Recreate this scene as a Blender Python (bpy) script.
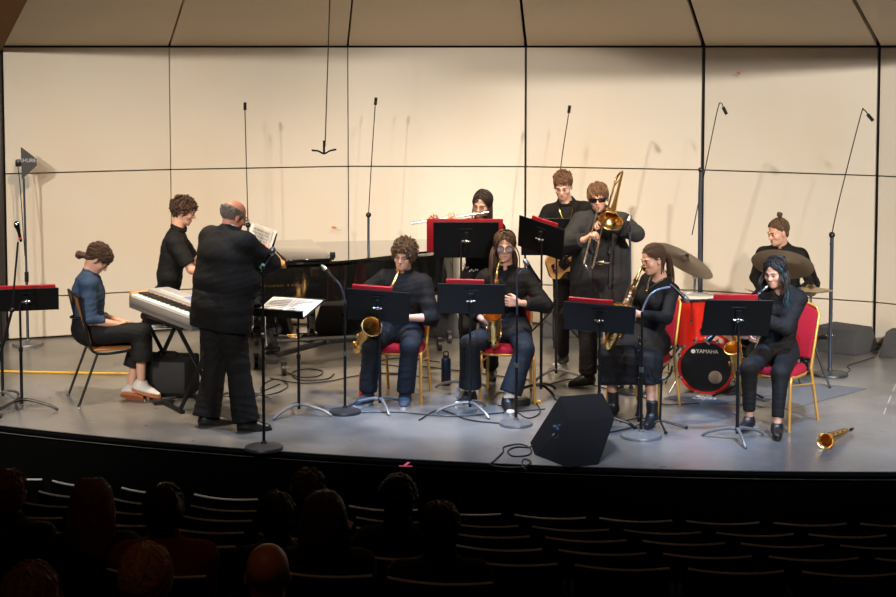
import bpy, bmesh, math, random
import numpy as np
from mathutils import Vector, Matrix, noise
random.seed(7)
V = Vector
R = math.radians
PI = math.pi
for o in list(bpy.data.objects):
    bpy.data.objects.remove(o)
scene = bpy.context.scene
COL = scene.collection

# ------------------------------------------------------------------ camera
FPX, HZ, PITCH, CAMZ = 1600.0, 48.0, R(4.2), 2.9
Y0 = HZ + FPX * math.tan(PITCH)
cam_data = bpy.data.cameras.new('camera')
cam_data.sensor_width = 36.0
cam_data.sensor_fit = 'HORIZONTAL'
cam_data.lens = FPX * 36.0 / 896.0
cam_data.shift_y = (Y0 - 298.5) / 896.0
cam_data.clip_end = 200
cam = bpy.data.objects.new('camera', cam_data)
COL.objects.link(cam)
cam.location = (0, 0, CAMZ)
cam.rotation_euler = (PI / 2 - PITCH, 0, 0)
scene.camera = cam

# ------------------------------------------------------------------ world, exposure
world = bpy.data.worlds.new('house_dark')
scene.world = world
world.use_nodes = True
world.node_tree.nodes['Background'].inputs[0].default_value = (0.9, 0.75, 0.6, 1)
world.node_tree.nodes['Background'].inputs[1].default_value = 0.0022
scene.view_settings.view_transform = 'Standard'
scene.view_settings.look = 'None'
scene.view_settings.exposure = 0.0
scene.view_settings.gamma = 1.0
scene.view_settings.use_curve_mapping = False


def spot(name, loc, aim, energy, col, half, blend=0.5, radius=0.12):
    l = bpy.data.lights.new(name, 'SPOT')
    l.energy = energy
    l.color = col
    l.spot_size = 2 * R(half)
    l.spot_blend = blend
    l.shadow_soft_size = radius
    o = bpy.data.objects.new(name, l)
    COL.objects.link(o)
    o.location = loc
    o.rotation_euler = (V(aim) - V(loc)).to_track_quat('-Z', 'Y').to_euler()
    return o


def area(name, loc, aim, energy, col, sx, sy):
    l = bpy.data.lights.new(name, 'AREA')
    l.shape = 'RECTANGLE'
    l.size, l.size_y = sx, sy
    l.energy = energy
    l.color = col
    o = bpy.data.objects.new(name, l)
    COL.objects.link(o)
    o.location = loc
    o.rotation_euler = (V(aim) - V(loc)).to_track_quat('-Z', 'Y').to_euler()
    return o


WARM = (1.0, 0.93, 0.83)
# front-of-house spots on the bridge over the audience
for x, ax, e in ((-7.5, -3.7, 1.18), (-4.2, -1.9, .38), (-0.8, 0.1, .08), (3.4, 1.9, .72), (7.4, 3.9, 2.0)):
    spot('bridge_spotlight', (x, -1.5, 7.4), (ax, 15.4, 1.15), 6000 * e, WARM, 12.5, 0.55, 0.22)
# cool down-lights hung over the lip of the stage
for x, ax, y, e in ((-3.0, -2.3, 11.4, .30), (-1.1, -.6, 11.1, .6), (.7, .6, 11.0, .8), (2.9, 2.7, 10.05, 1.1)):
    spot('stage_downlight', (x, y, 4.9 if x > 2 else 5.4), (ax, y + (2.2 if x > 2 else 1.7), 0.0), 1350 * e, (0.42, 0.63, 1.0), 25, 0.8, 0.06)
# two tight blue specials
spot('blue_special', (-.9, 10.9, 5.6), (-.15, 12.6, 0.0), 1500, (0.20, 0.48, 1.0), 12, 0.9, 0.06)
spot('blue_special', (2.0, 10.1, 5.0), (1.9, 12.2, 0.0), 650, (0.20, 0.48, 1.0), 12, 0.9, 0.06)
# warm wash from the border battens over the rear of the stage
for x in (-2.6, 0.4, 3.2):
    spot('batten_light', (x, 12.6, 3.85), (x, 14.2, 0.0), 620, (1.0, 0.80, 0.58), 58, 0.8, 0.10)
# dim warm house light over the seats
area('house_light', (-1.5, 3.0, 7.0), (-1.2, 8.0, 0.5), 10.0, (1.0, 0.42, 0.16), 3, 1.5)


def P(px, py, Y):
    """the point seen at pixel (px, py) at distance Y into the hall"""
    a, b = (px - 448.0) / FPX, (Y0 - py) / FPX
    dy = math.cos(PITCH) + b * math.sin(PITCH)
    dz = b * math.cos(PITCH) - math.sin(PITCH)
    t = Y / dy
    return V((a * t, Y, CAMZ + dz * t))


def G(px, py, z=0.0):
    """the point of the level z seen at pixel (px, py)"""
    a, b = (px - 448.0) / FPX, (Y0 - py) / FPX
    dy = math.cos(PITCH) + b * math.sin(PITCH)
    dz = b * math.cos(PITCH) - math.sin(PITCH)
    t = (z - CAMZ) / dz
    return V((a * t, dy * t, z))


# ------------------------------------------------------------------ materials
MATS = {}


def mat(name, col, rough=0.6, metal=0.0, strand=False, var=0.12, vscale=30.0, bump=0.0, bscale=60.0, spec=0.5, coat=0.0, emit=None, sheen=0.0):
    if name in MATS:
        return MATS[name]
    m = bpy.data.materials.new(name)
    m.use_nodes = True
    nt = m.node_tree
    b = nt.nodes['Principled BSDF']
    b.inputs['Roughness'].default_value = rough
    b.inputs['Metallic'].default_value = metal
    b.inputs['Specular IOR Level'].default_value = spec
    b.inputs['Coat Weight'].default_value = coat
    b.inputs['Coat Roughness'].default_value = 0.06
    if sheen:
        b.inputs['Sheen Weight'].default_value = sheen
    tc = nt.nodes.new('ShaderNodeTexCoord')
    nz = nt.nodes.new('ShaderNodeTexNoise')
    nz.inputs['Scale'].default_value = vscale
    nz.inputs['Detail'].default_value = 5
    src = tc.outputs['Object']
    if strand:
        mp = nt.nodes.new('ShaderNodeMapping')
        mp.inputs['Scale'].default_value = (1.0, 1.0, 0.13)
        nt.links.new(src, mp.inputs['Vector'])
        src = mp.outputs['Vector']
    nt.links.new(src, nz.inputs['Vector'])
    mx = nt.nodes.new('ShaderNodeMix')
    mx.data_type = 'RGBA'
    mx.inputs[6].default_value = tuple(c * (1 - var) for c in col) + (1,)
    mx.inputs[7].default_value = tuple(min(1, c * (1 + var)) for c in col) + (1,)
    nt.links.new(nz.outputs['Fac'], mx.inputs[0])
    nt.links.new(mx.outputs[2], b.inputs['Base Color'])
    if bump:
        nb = nt.nodes.new('ShaderNodeTexNoise')
        nb.inputs['Scale'].default_value = bscale
        nb.inputs['Detail'].default_value = 4
        nt.links.new(src, nb.inputs['Vector'])
        bp = nt.nodes.new('ShaderNodeBump')
        bp.inputs['Strength'].default_value = bump
        bp.inputs['Distance'].default_value = 0.01
        nt.links.new(nb.outputs['Fac'], bp.inputs['Height'])
        nt.links.new(bp.outputs['Normal'], b.inputs['Normal'])
    if emit:
        b.inputs['Emission Color'].default_value = emit[:3] + (1,)
        b.inputs['Emission Strength'].default_value = emit[3]
    MATS[name] = m
    return m


# ------------------------------------------------------------------ objects and tags
def tag(o, label=None, cat=None, group=None, kind=None):
    if label:
        o['label'] = label
    if cat:
        o['category'] = cat
    if group:
        o['group'] = group
    if kind:
        o['kind'] = kind
    return o


def empty(name, loc=(0, 0, 0), rz=0.0, label=None, cat=None, group=None):
    o = bpy.data.objects.new(name, None)
    o.empty_display_size = 0.1
    COL.objects.link(o)
    o.location = loc
    o.rotation_euler = (0, 0, rz)
    return tag(o, label, cat, group)


def mesh_obj(name, verts, faces, m, parent=None, loc=(0, 0, 0), smooth=True, angle=40):
    me = bpy.data.meshes.new(name)
    if isinstance(faces, np.ndarray):
        n = len(faces)
        me.vertices.add(len(verts))
        me.vertices.foreach_set('co', np.asarray(verts, dtype=np.float32).ravel())
        me.loops.add(n * 4)
        me.loops.foreach_set('vertex_index', faces.astype(np.int32).ravel())
        me.polygons.add(n)
        me.polygons.foreach_set('loop_start', np.arange(0, n * 4, 4, dtype=np.int32))
        me.update(calc_edges=True)
        me.validate()
    else:
        me.from_pydata([tuple(v) for v in verts], [], faces)
        me.update()
    me.materials.append(m)
    if smooth:
        me.shade_smooth()
        if angle:
            me.set_sharp_from_angle(angle=R(angle))
    o = bpy.data.objects.new(name, me)
    COL.objects.link(o)
    o.parent = parent
    o.location = loc
    return o


def children(o):
    return [c for c in bpy.data.objects if c.parent == o]


def copy_tree(o, parent=None, loc=None, rz=None, label=None, group=None):
    c = o.copy()
    COL.objects.link(c)
    c.parent = parent
    if loc is not None:
        c.location = loc
    if rz is not None:
        c.rotation_euler = (c.rotation_euler[0], c.rotation_euler[1], rz)
    if label:
        c['label'] = label
    if group:
        c['group'] = group
    for ch in children(o):
        copy_tree(ch, c)
    return c


class MB:
    """collects shapes and links them as one mesh object"""

    def __init__(s, M=None):
        s.v, s.f = [], []
        s.M = M or Matrix()

    def add(s, vs, fs, M=None):
        T = s.M @ M if M else s.M
        k = len(s.v)
        s.v += [T @ V(v) for v in vs]
        s.f += [tuple(i + k for i in f) for f in fs]
        return s

    def box(s, c, size, r=0.0, rot=None, seg=2, M=None):
        bm = bmesh.new()
        bmesh.ops.create_cube(bm, size=1.0)
        bmesh.ops.scale(bm, vec=size, verts=bm.verts)
        if r:
            bmesh.ops.bevel(bm, geom=list(bm.edges), offset=r, segments=seg, profile=0.5, affect='EDGES')
        T = Matrix.Translation(c)
        if rot is not None:
            T = T @ (rot if isinstance(rot, Matrix) else Matrix.Rotation(rot, 4, 'Z'))
        if M:
            T = M @ T
        bm.verts.index_update()
        s.add([v.co[:] for v in bm.verts], [[v.index for v in f.verts] for f in bm.faces], T)
        bm.free()
        return s

    def tube(s, pts, r, seg=10, cap=True, flat=None, M=None, closed=False):
        pts = [V(p) for p in pts]
        n = len(pts)
        rs = list(r) if isinstance(r, (list, tuple)) else [r] * n
        vs, fs = [], []
        t0 = (pts[1] - pts[0]).normalized()
        u = t0.orthogonal().normalized()
        if flat:
            u = V(flat)
            u = (u - t0 * u.dot(t0)).normalized()
        for i, p in enumerate(pts):
            if closed:
                t = (pts[(i + 1) % n] - pts[i - 1]).normalized()
            else:
                t = (pts[min(i + 1, n - 1)] - pts[max(i - 1, 0)])
                t = t.normalized() if t.length > 1e-9 else t0
            u = u - t * u.dot(t)
            u = u.normalized() if u.length > 1e-6 else t.orthogonal().normalized()
            w = t.cross(u)
            for k in range(seg):
                a = 2 * PI * k / seg
                vs.append(p + (u * math.cos(a) + w * math.sin(a)) * rs[i])
        m = n if closed else n - 1
        for i in range(m):
            j = (i + 1) % n
            for k in range(seg):
                k2 = (k + 1) % seg
                fs.append((i * seg + k, i * seg + k2, j * seg + k2, j * seg + k))
        if cap and not closed:
            fs.append(tuple(reversed(range(seg))))
            fs.append(tuple((n - 1) * seg + k for k in range(seg)))
        return s.add(vs, fs, M)

    def cyl(s, a, b, r, r2=None, seg=16, M=None):
        return s.tube([a, b], [r, r if r2 is None else r2], seg, M=M)

    def lathe(s, prof, seg=32, M=None, a0=0.0, a1=2 * PI):
        """prof: (radius, height) pairs turned about the local z axis"""
        full = abs(a1 - a0 - 2 * PI) < 1e-6
        n = seg if full else seg + 1
        vs, fs = [], []
        for r, z in prof:
            for k in range(n):
                a = a0 + (a1 - a0) * k / seg
                vs.append((r * math.cos(a), r * math.sin(a), z))
        for i in range(len(prof) - 1):
            for k in range(seg):
                k2 = (k + 1) % n
                fs.append((i * n + k, i * n + k2, (i + 1) * n + k2, (i + 1) * n + k))
        if full:
            if prof[0][0] > 1e-6:
                fs.append(tuple(reversed(range(n))))
            if prof[-1][0] > 1e-6:
                fs.append(tuple((len(prof) - 1) * n + k for k in range(n)))
        return s.add(vs, fs, M)

    def prism(s, poly, z0, z1, M=None):
        n = len(poly)
        vs = [(x, y, z0) for x, y in poly] + [(x, y, z1) for x, y in poly]
        fs = [tuple(reversed(range(n))), tuple(range(n, 2 * n))]
        fs += [(i, (i + 1) % n, n + (i + 1) % n, n + i) for i in range(n)]
        return s.add(vs, fs, M)

    def ball(s, c, r, seg=14, M=None):
        rr = (r, r, r) if not isinstance(r, (tuple, list)) else r
        vs, fs = [], []
        h = seg // 2
        for i in range(h + 1):
            t = PI * i / h
            for k in range(seg):
                a = 2 * PI * k / seg
                vs.append((c[0] + rr[0] * math.sin(t) * math.cos(a), c[1] + rr[1] * math.sin(t) * math.sin(a), c[2] + rr[2] * math.cos(t)))
        for i in range(h):
            for k in range(seg):
                k2 = (k + 1) % seg
                fs.append((i * seg + k, (i + 1) * seg + k, (i + 1) * seg + k2, i * seg + k2))
        return s.add(vs, fs, M)

    def build(s, name, m, parent=None, loc=(0, 0, 0), angle=40, rz=0.0, clean=True):
        me = bpy.data.meshes.new(name)
        me.from_pydata([tuple(v) for v in s.v], [], s.f)
        if clean:
            bm = bmesh.new()
            bm.from_mesh(me)
            bmesh.ops.remove_doubles(bm, verts=bm.verts, dist=1e-5)
            bmesh.ops.recalc_face_normals(bm, faces=bm.faces)
            bm.to_mesh(me)
            bm.free()
        me.materials.append(m)
        me.shade_smooth()
        me.set_sharp_from_angle(angle=R(angle))
        o = bpy.data.objects.new(name, me)
        COL.objects.link(o)
        o.parent = parent
        o.location = loc
        o.rotation_euler = (0, 0, rz)
        return o


def frame(origin, fwd, up):
    """matrix whose +Y is fwd and +Z is (nearly) up"""
    f = V(fwd).normalized()
    u = V(up)
    u = (u - f * u.dot(f)).normalized()
    r = f.cross(u)
    M = Matrix((r, f, u)).transposed().to_4x4()
    M.translation = V(origin)
    return M


def zframe(origin, zdir, hint=(0, 1, 0)):
    z = V(zdir).normalized()
    h = V(hint)
    y = (h - z * h.dot(z))
    y = y.normalized() if y.length > 1e-6 else z.orthogonal().normalized()
    x = y.cross(z)
    M = Matrix((x, y, z)).transposed().to_4x4()
    M.translation = V(origin)
    return M


def curve_pts(pts, n=8, closed=False):
    """Catmull-Rom through the points"""
    pts = [V(p) for p in pts]
    out = []
    m = len(pts)
    rng = range(m) if closed else range(m - 1)
    for i in rng:
        p1, p2 = pts[i], pts[(i + 1) % m]
        p0 = pts[i - 1] if (i or closed) else p1 * 2 - p2
        p3 = pts[(i + 2) % m] if (closed or i + 2 < m) else p2 * 2 - p1
        for k in range(n):
            t = k / n
            out.append(0.5 * ((2 * p1) + (p2 - p0) * t + (2 * p0 - 5 * p1 + 4 * p2 - p3) * t * t + (3 * p1 - p0 - 3 * p2 + p3) * t ** 3))
    if not closed:
        out.append(pts[-1])
    return out


def text_obj(body, name, m, parent, M, size, depth=0.001, spacing=1.0, align='CENTER', shear=0.0):
    c = bpy.data.curves.new(name, 'FONT')
    c.body = body
    c.size = size
    c.extrude = depth
    c.align_x = align
    c.align_y = 'CENTER'
    c.space_character = spacing
    c.shear = shear
    t = bpy.data.objects.new(name, c)
    COL.objects.link(t)
    me = bpy.data.meshes.new_from_object(t)
    bpy.data.objects.remove(t)
    me.materials.clear()
    me.materials.append(m)
    o = bpy.data.objects.new(name, me)
    COL.objects.link(o)
    o.parent = parent
    o.matrix_local = M
    return o


# ------------------------------------------------------------------ smooth implicit solids
class Solid:
    def __init__(s):
        s.p = []

    def cap(s, a, b, ra, rb=None, k=0.02, sub=False, flat=None):
        """tapered capsule; flat=(axis, ratio) squashes it along an axis"""
        s.p.append(('c', np.array(a, float), np.array(b, float), ra, ra if rb is None else rb, k, sub, flat))
        return s

    def chain(s, pts, rs, k=0.02):
        for i in range(len(pts) - 1):
            s.cap(pts[i], pts[i + 1], rs[i], rs[i + 1], k)
        return s

    def ell(s, c, r, M=None, k=0.02, sub=False):
        A = np.eye(3) if M is None else np.array(M.to_3x3()).T
        s.p.append(('e', np.array(c, float), A, np.array(r, float), k, sub))
        return s

    def rbox(s, c, h, r, M=None, k=0.02, sub=False):
        A = np.eye(3) if M is None else np.array(M.to_3x3()).T
        s.p.append(('b', np.array(c, float), A, np.array(h, float), r, k, sub))
        return s

    def cut(s, pt, n, k=0.004):
        """remove what lies on the side n points to"""
        s.p.append(('p', np.array(pt, float), np.array(V(n).normalized()), k))
        return s

    def mesh(s, vox, wr=None):
        lo, hi = np.full(3, 1e9), np.full(3, -1e9)
        bbs = []
        for q in s.p:
            if q[0] == 'c':
                r = max(q[3], q[4])
                a, b = np.minimum(q[1], q[2]) - r, np.maximum(q[1], q[2]) + r
                k, sub = q[5], q[6]
            elif q[0] == 'e':
                ext = np.abs(q[2].T) @ q[3]
                a, b = q[1] - ext, q[1] + ext
                k, sub = q[4], q[5]
            elif q[0] == 'b':
                ext = np.abs(q[2].T) @ (q[3] + q[4])
                a, b = q[1] - ext, q[1] + ext
                k, sub = q[5], q[6]
            else:
                bbs.append(None)
                continue
            bbs.append((a - k - 2 * vox, b + k + 2 * vox))
            if not sub:
                lo, hi = np.minimum(lo, a), np.maximum(hi, b)
        lo -= 3 * vox + 0.01
        hi += 3 * vox + 0.01
        n = np.ceil((hi - lo) / vox).astype(int) + 1
        ax = [(lo[i] + vox * np.arange(n[i])).astype(np.float32) for i in range(3)]
        D = np.full(n, 1.0, np.float32)
        for q, bb in zip(s.p, bbs):
            if bb is None:
                i0, i1 = np.zeros(3, int), n.copy()
            else:
                i0 = np.clip(((bb[0] - lo) / vox).astype(int), 0, n)
                i1 = np.clip(((bb[1] - lo) / vox).astype(int) + 2, 0, n)
            if np.any(i1 <= i0):
                continue
            x = ax[0][i0[0]:i1[0]][:, None, None]
            y = ax[1][i0[1]:i1[1]][None, :, None]
            z = ax[2][i0[2]:i1[2]][None, None, :]
            sl = (slice(i0[0], i1[0]), slice(i0[1], i1[1]), slice(i0[2], i1[2]))
            cur = D[sl]
            if q[0] == 'c':
                a, b = q[1], q[2]
                ba = b - a
                L = max(ba @ ba, 1e-12)
                px, py, pz = x - a[0], y - a[1], z - a[2]
                t = np.clip((px * ba[0] + py * ba[1] + pz * ba[2]) / L, 0, 1)
                ex, ey, ez = px - t * ba[0], py - t * ba[1], pz - t * ba[2]
                if q[7] is not None:
                    n_, ratio = np.array(V(q[7][0]).normalized()), q[7][1]
                    dn = ex * n_[0] + ey * n_[1] + ez * n_[2]
                    f = (1.0 / ratio - 1)
                    ex, ey, ez = ex + dn * n_[0] * f, ey + dn * n_[1] * f, ez + dn * n_[2] * f
                d = np.sqrt(ex * ex + ey * ey + ez * ez) - (q[3] + t * (q[4] - q[3]))
                k, sub = q[5], q[6]
            elif q[0] == 'p':
                pt, nn, k = q[1], q[2], q[3]
                d = -((x - pt[0]) * nn[0] + (y - pt[1]) * nn[1] + (z - pt[2]) * nn[2])
                sub = True
            else:
                c, A = q[1], q[2]
                px, py, pz = x - c[0], y - c[1], z - c[2]
                lx = px * A[0, 0] + py * A[0, 1] + pz * A[0, 2]
                ly = px * A[1, 0] + py * A[1, 1] + pz * A[1, 2]
                lz = px * A[2, 0] + py * A[2, 1] + pz * A[2, 2]
                if q[0] == 'e':
                    r = q[3]
                    k0 = np.sqrt((lx / r[0]) ** 2 + (ly / r[1]) ** 2 + (lz / r[2]) ** 2)
                    k1 = np.sqrt((lx / r[0] ** 2) ** 2 + (ly / r[1] ** 2) ** 2 + (lz / r[2] ** 2) ** 2) + 1e-9
                    d = k0 * (k0 - 1) / k1
                    d = np.where(k0 < 0.05, -min(r), d)
                    k, sub = q[4], q[5]
                else:
                    h, rr = q[3], q[4]
                    qx, qy, qz = np.abs(lx) - h[0], np.abs(ly) - h[1], np.abs(lz) - h[2]
                    d = np.sqrt(np.maximum(qx, 0) ** 2 + np.maximum(qy, 0) ** 2 + np.maximum(qz, 0) ** 2)
                    d = d + np.minimum(np.maximum(qx, np.maximum(qy, qz)), 0) - rr
                    k, sub = q[5], q[6]
            if sub:
                e = -d
                h = np.maximum(k - np.abs(cur - e), 0) / k
                D[sl] = np.maximum(cur, e) + h * h * k * 0.25
            else:
                h = np.maximum(k - np.abs(cur - d), 0) / k
                D[sl] = np.minimum(cur, d) - h * h * k * 0.25
        # surface nets
        ins = D < 0
        c = ins[:-1, :-1, :-1].astype(np.int8)
        c = c + ins[1:, :-1, :-1] + ins[:-1, 1:, :-1] + ins[:-1, :-1, 1:] + ins[1:, 1:, :-1] + ins[1:, :-1, 1:] + ins[:-1, 1:, 1:] + ins[1:, 1:, 1:]
        act = (c > 0) & (c < 8)
        idx = np.full(act.shape, -1, np.int32)
        cells = np.argwhere(act)
        idx[act] = np.arange(len(cells))
        acc = np.zeros((len(cells), 3))
        cnt = np.zeros(len(cells))
        cor = [(i, j, k) for i in (0, 1) for j in (0, 1) for k in (0, 1)]
        vals = {q: D[cells[:, 0] + q[0], cells[:, 1] + q[1], cells[:, 2] + q[2]] for q in cor}
        for q in cor:
            for a in range(3):
                if q[a] == 0:
                    q2 = tuple(1 if i == a else q[i] for i in range(3))
                    v0, v1 = vals[q], vals[q2]
                    m = (v0 < 0) != (v1 < 0)
                    t = np.where(m, v0 / np.where(m, v0 - v1, 1), 0)
                    off = np.array(q, float)[None, :].repeat(len(cells), 0)
                    off[:, a] += t
                    acc += off * m[:, None]
                    cnt += m
        vs = lo + vox * (cells + acc / np.maximum(cnt, 1)[:, None])
        quads = []
        for a in range(3):
            b, cc = (a + 1) % 3, (a + 2) % 3
            s0 = [slice(None)] * 3
            s1 = [slice(None)] * 3
            s0[a], s1[a] = slice(0, -1), slice(1, None)
            m = ins[tuple(s0)] != ins[tuple(s1)]
            e = np.argwhere(m)
            ok = (e[:, b] > 0) & (e[:, cc] > 0) & (e[:, b] < act.shape[b]) & (e[:, cc] < act.shape[cc]) & (e[:, a] < act.shape[a])
            e = e[ok]
            db, dc = np.zeros(3, int), np.zeros(3, int)
            db[b], dc[cc] = 1, 1

            def I(q):
                return idx[q[:, 0], q[:, 1], q[:, 2]]
            f = np.stack([I(e - db - dc), I(e - dc), I(e), I(e - db)], 1)
            flip = ~ins[e[:, 0], e[:, 1], e[:, 2]]
            f[flip] = f[flip][:, ::-1]
            quads.append(f)
        F = np.concatenate(quads)
        F = F[(F >= 0).all(1)]
        if wr:
            amp, freq, seed = wr[:3]
            an = wr[3] if len(wr) > 3 else (1, 1, 1)
            N = np.zeros_like(vs)
            p = vs[F]
            nn = np.cross(p[:, 2] - p[:, 0], p[:, 3] - p[:, 1])
            for i in range(4):
                np.add.at(N, F[:, i], nn)
            N /= np.linalg.norm(N, axis=1)[:, None] + 1e-12
            rg = np.random.RandomState(seed)
            q = vs * np.array(an)
            val = np.zeros(len(vs))
            for o_ in range(4):
                kk = rg.normal(size=3)
                kk = kk / np.linalg.norm(kk) * freq * (1 + 0.5 * o_)
                k2 = rg.normal(size=3)
                k2 = k2 / np.linalg.norm(k2) * freq * 0.45
                w_ = np.sin(q @ kk + 2.2 * np.sin(q @ k2 + rg.rand() * 6) + rg.rand() * 6)
                val += (w_ if o_ == 0 else 0.8 - 1.3 * np.abs(w_)) / (1 + 0.4 * o_)
            vs = vs + N * (amp * val * 0.30)[:, None]
        return vs, F

    def build(s, name, m, parent, base, vox, wr=None):
        vs, F = s.mesh(vox, wr)
        return mesh_obj(name, vs - np.array(base), F, m, parent, angle=None)
# ------------------------------------------------------------------ shared materials
SKIN = mat('skin_fair', (0.60, 0.33, 0.235), 0.5, var=0.07, vscale=14, bump=0.05, bscale=180)
SKIN_RED = mat('skin_ruddy', (0.60, 0.25, 0.165), 0.48, var=0.08, vscale=12, bump=0.05, bscale=180)
LIP = mat('lip', (0.42, 0.12, 0.11), 0.45)
EYE_W = mat('eye_white', (0.38, 0.35, 0.33), 0.35)
EYE_D = mat('eye_iris', (0.03, 0.025, 0.02), 0.2)
BLACK_CLOTH = mat('black_cotton', (0.0085, 0.0082, 0.009), 0.78, var=0.25, vscale=12, bump=0.3, bscale=45, spec=.22)
BLACK_SUIT = mat('black_suit_wool', (0.0062, 0.0056, 0.0056), 0.82, var=0.2, vscale=10, bump=0.3, bscale=60, spec=.22)
GREY_SUIT = mat('charcoal_suit_wool', (0.027, 0.026, 0.028), 0.82, var=0.2, vscale=10, bump=0.3, bscale=60, spec=.22)
BLACK_TROUSER = mat('black_trouser_cloth', (0.0075, 0.0074, 0.0085), 0.75, var=0.25, vscale=10, bump=0.4, bscale=40, spec=.22)
BROWN_BLACK_TROUSER = mat('washed_black_denim', (0.019, 0.016, 0.0175), 0.82, var=0.25, vscale=10, bump=0.4, bscale=40, spec=.22)
NAVY_DENIM = mat('dark_navy_denim', (0.0095, 0.0125, 0.019), 0.75, var=0.3, vscale=12, bump=0.4, bscale=45, spec=.22)
BLUE_SHIRT = mat('blue_shirt_cotton', (0.026, 0.050, 0.100), 0.75, var=0.15, vscale=14, bump=0.4, bscale=45, spec=.22)
BLACK_LEATHER = mat('black_leather', (0.012, 0.011, 0.011), 0.35, var=0.2, bump=0.2, bscale=120)
HAIR_BROWN = mat('hair_brown', (0.060, 0.028, 0.015), 0.5, strand=True, var=.75, vscale=150, bump=1.0, bscale=190)
HAIR_DARK = mat('hair_dark_brown', (0.022, 0.012, 0.009), 0.45, strand=True, var=.75, vscale=150, bump=1.0, bscale=190)
HAIR_SANDY = mat('hair_sandy_brown', (0.13, 0.060, 0.026), 0.55, strand=True, var=.75, vscale=150, bump=1.0, bscale=190)
HAIR_LIGHT = mat('hair_light_brown', (0.10, 0.052, 0.026), 0.5, strand=True, var=.75, vscale=150, bump=1.0, bscale=190)
HAIR_BLACK = mat('hair_black', (0.010, 0.008, 0.009), 0.4, strand=True, var=.75, vscale=150, bump=1.0, bscale=190)
HAIR_GREY = mat('hair_grey', (0.17, 0.14, 0.12), 0.6, strand=True, var=.75, vscale=150, bump=1.0, bscale=190)
HAIR_TEAL = mat('hair_teal_dye', (0.02, 0.16, 0.20), 0.5, strand=True, var=.75, vscale=150, bump=1.0, bscale=190)
WHITE_LEATHER = mat('white_leather', (0.62, 0.59, 0.55), 0.5, var=0.05, bump=0.1)
GUM = mat('orange_gum_rubber', (0.40, 0.13, 0.05), 0.7)
WHITE_RUBBER = mat('white_rubber', (0.6, 0.58, 0.55), 0.6)
BLACK_RUBBER = mat('black_rubber', (0.012, 0.012, 0.012), 0.75)
GOLD_CHAIN = mat('gold_chain', (0.75, 0.5, 0.16), 0.25, 1.0)
GLASS_DARK = mat('dark_lens', (0.006, 0.006, 0.008), 0.08, var=0.0)
LENS = mat('spectacle_lens', (0.42, 0.40, 0.62), 0.1, var=0.0)


def dirv(yaw, pitch=0.0):
    return V((math.cos(R(yaw)) * math.cos(R(pitch)), math.sin(R(yaw)) * math.cos(R(pitch)), -math.sin(R(pitch))))


def head_frame(c, yaw, pitch, roll, S=1.0):
    f = dirv(yaw, pitch)
    M = frame(c, f, (0, 0, 1))
    return M @ Matrix.Rotation(R(roll), 4, 'Y') @ Matrix.Scale(S, 4)


def ik(a, c, l1, l2, hint):
    d = c - a
    L = d.length
    if L > (l1 + l2) * 0.995:
        return a + d * (l1 / (l1 + l2)), c
    x = (l1 * l1 - l2 * l2 + L * L) / (2 * L)
    h = math.sqrt(max(l1 * l1 - x * x, 0))
    dn = d / L
    hv = V(hint)
    hv = hv - dn * hv.dot(dn)
    hv = hv.normalized() if hv.length > 1e-5 else dn.orthogonal().normalized()
    return a + dn * x + hv * h, c


def add_hand(s, w, d, n, side, curl, S, spread=0.0225, thumb=None):
    """palm, four unequal bent fingers and a thumb, grown into the body solid"""
    d = V(d).normalized()
    n = V(n)
    n = (n - d * n.dot(d)).normalized()
    t = d.cross(n) * (1 if side == 'R' else -1)          # towards the thumb
    kn = []
    for i, (off, ln) in enumerate(((1.45, .074), (.48, .084), (-.5, .078), (-1.4, .060))):
        base = w + (t * off * spread * .55 + d * .022) * S
        k = w + (t * off * spread * .95 + d * (.088 - abs(off - .3) * .004) + n * -.004) * S
        s.cap(base, k, .0135 * S, .0115 * S, k=.012)
        kn.append((k, ln, off))
    for k, ln, off in kn:
        a, p = 0.0, k
        dd = (d + t * off * 0.07).normalized()
        for seg, (fr, cv) in enumerate(((.46, .75), (.30, 1.0), (.24, .7))):
            a += curl * cv * (1.0 + .12 * (1 - off) * .5)
            q = p + (dd * math.cos(a) + n * math.sin(a)) * ln * fr * S
            s.cap(p, q, (.0096 - .0008 * seg) * S, (.0088 - .0008 * seg) * S, k=.003 if seg else .006)
            p = q
    th = thumb if thumb is not None else 0.55
    b = w + (d * .022 + t * .020) * S
    m1 = b + (t * .026 + d * .030 + n * .010) * S
    m2 = m1 + (t * .020 * (1 - th) + d * .026 + n * .024 * th) * S
    m3 = m2 + (t * -.004 * th + d * .018 + n * .014 * th) * S
    s.cap(b, m1, .0145 * S, .0115 * S, k=.012).cap(m1, m2, .0108 * S, .0098 * S, k=.004).cap(m2, m3, .0096 * S, .0085 * S, k=.003)


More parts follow.
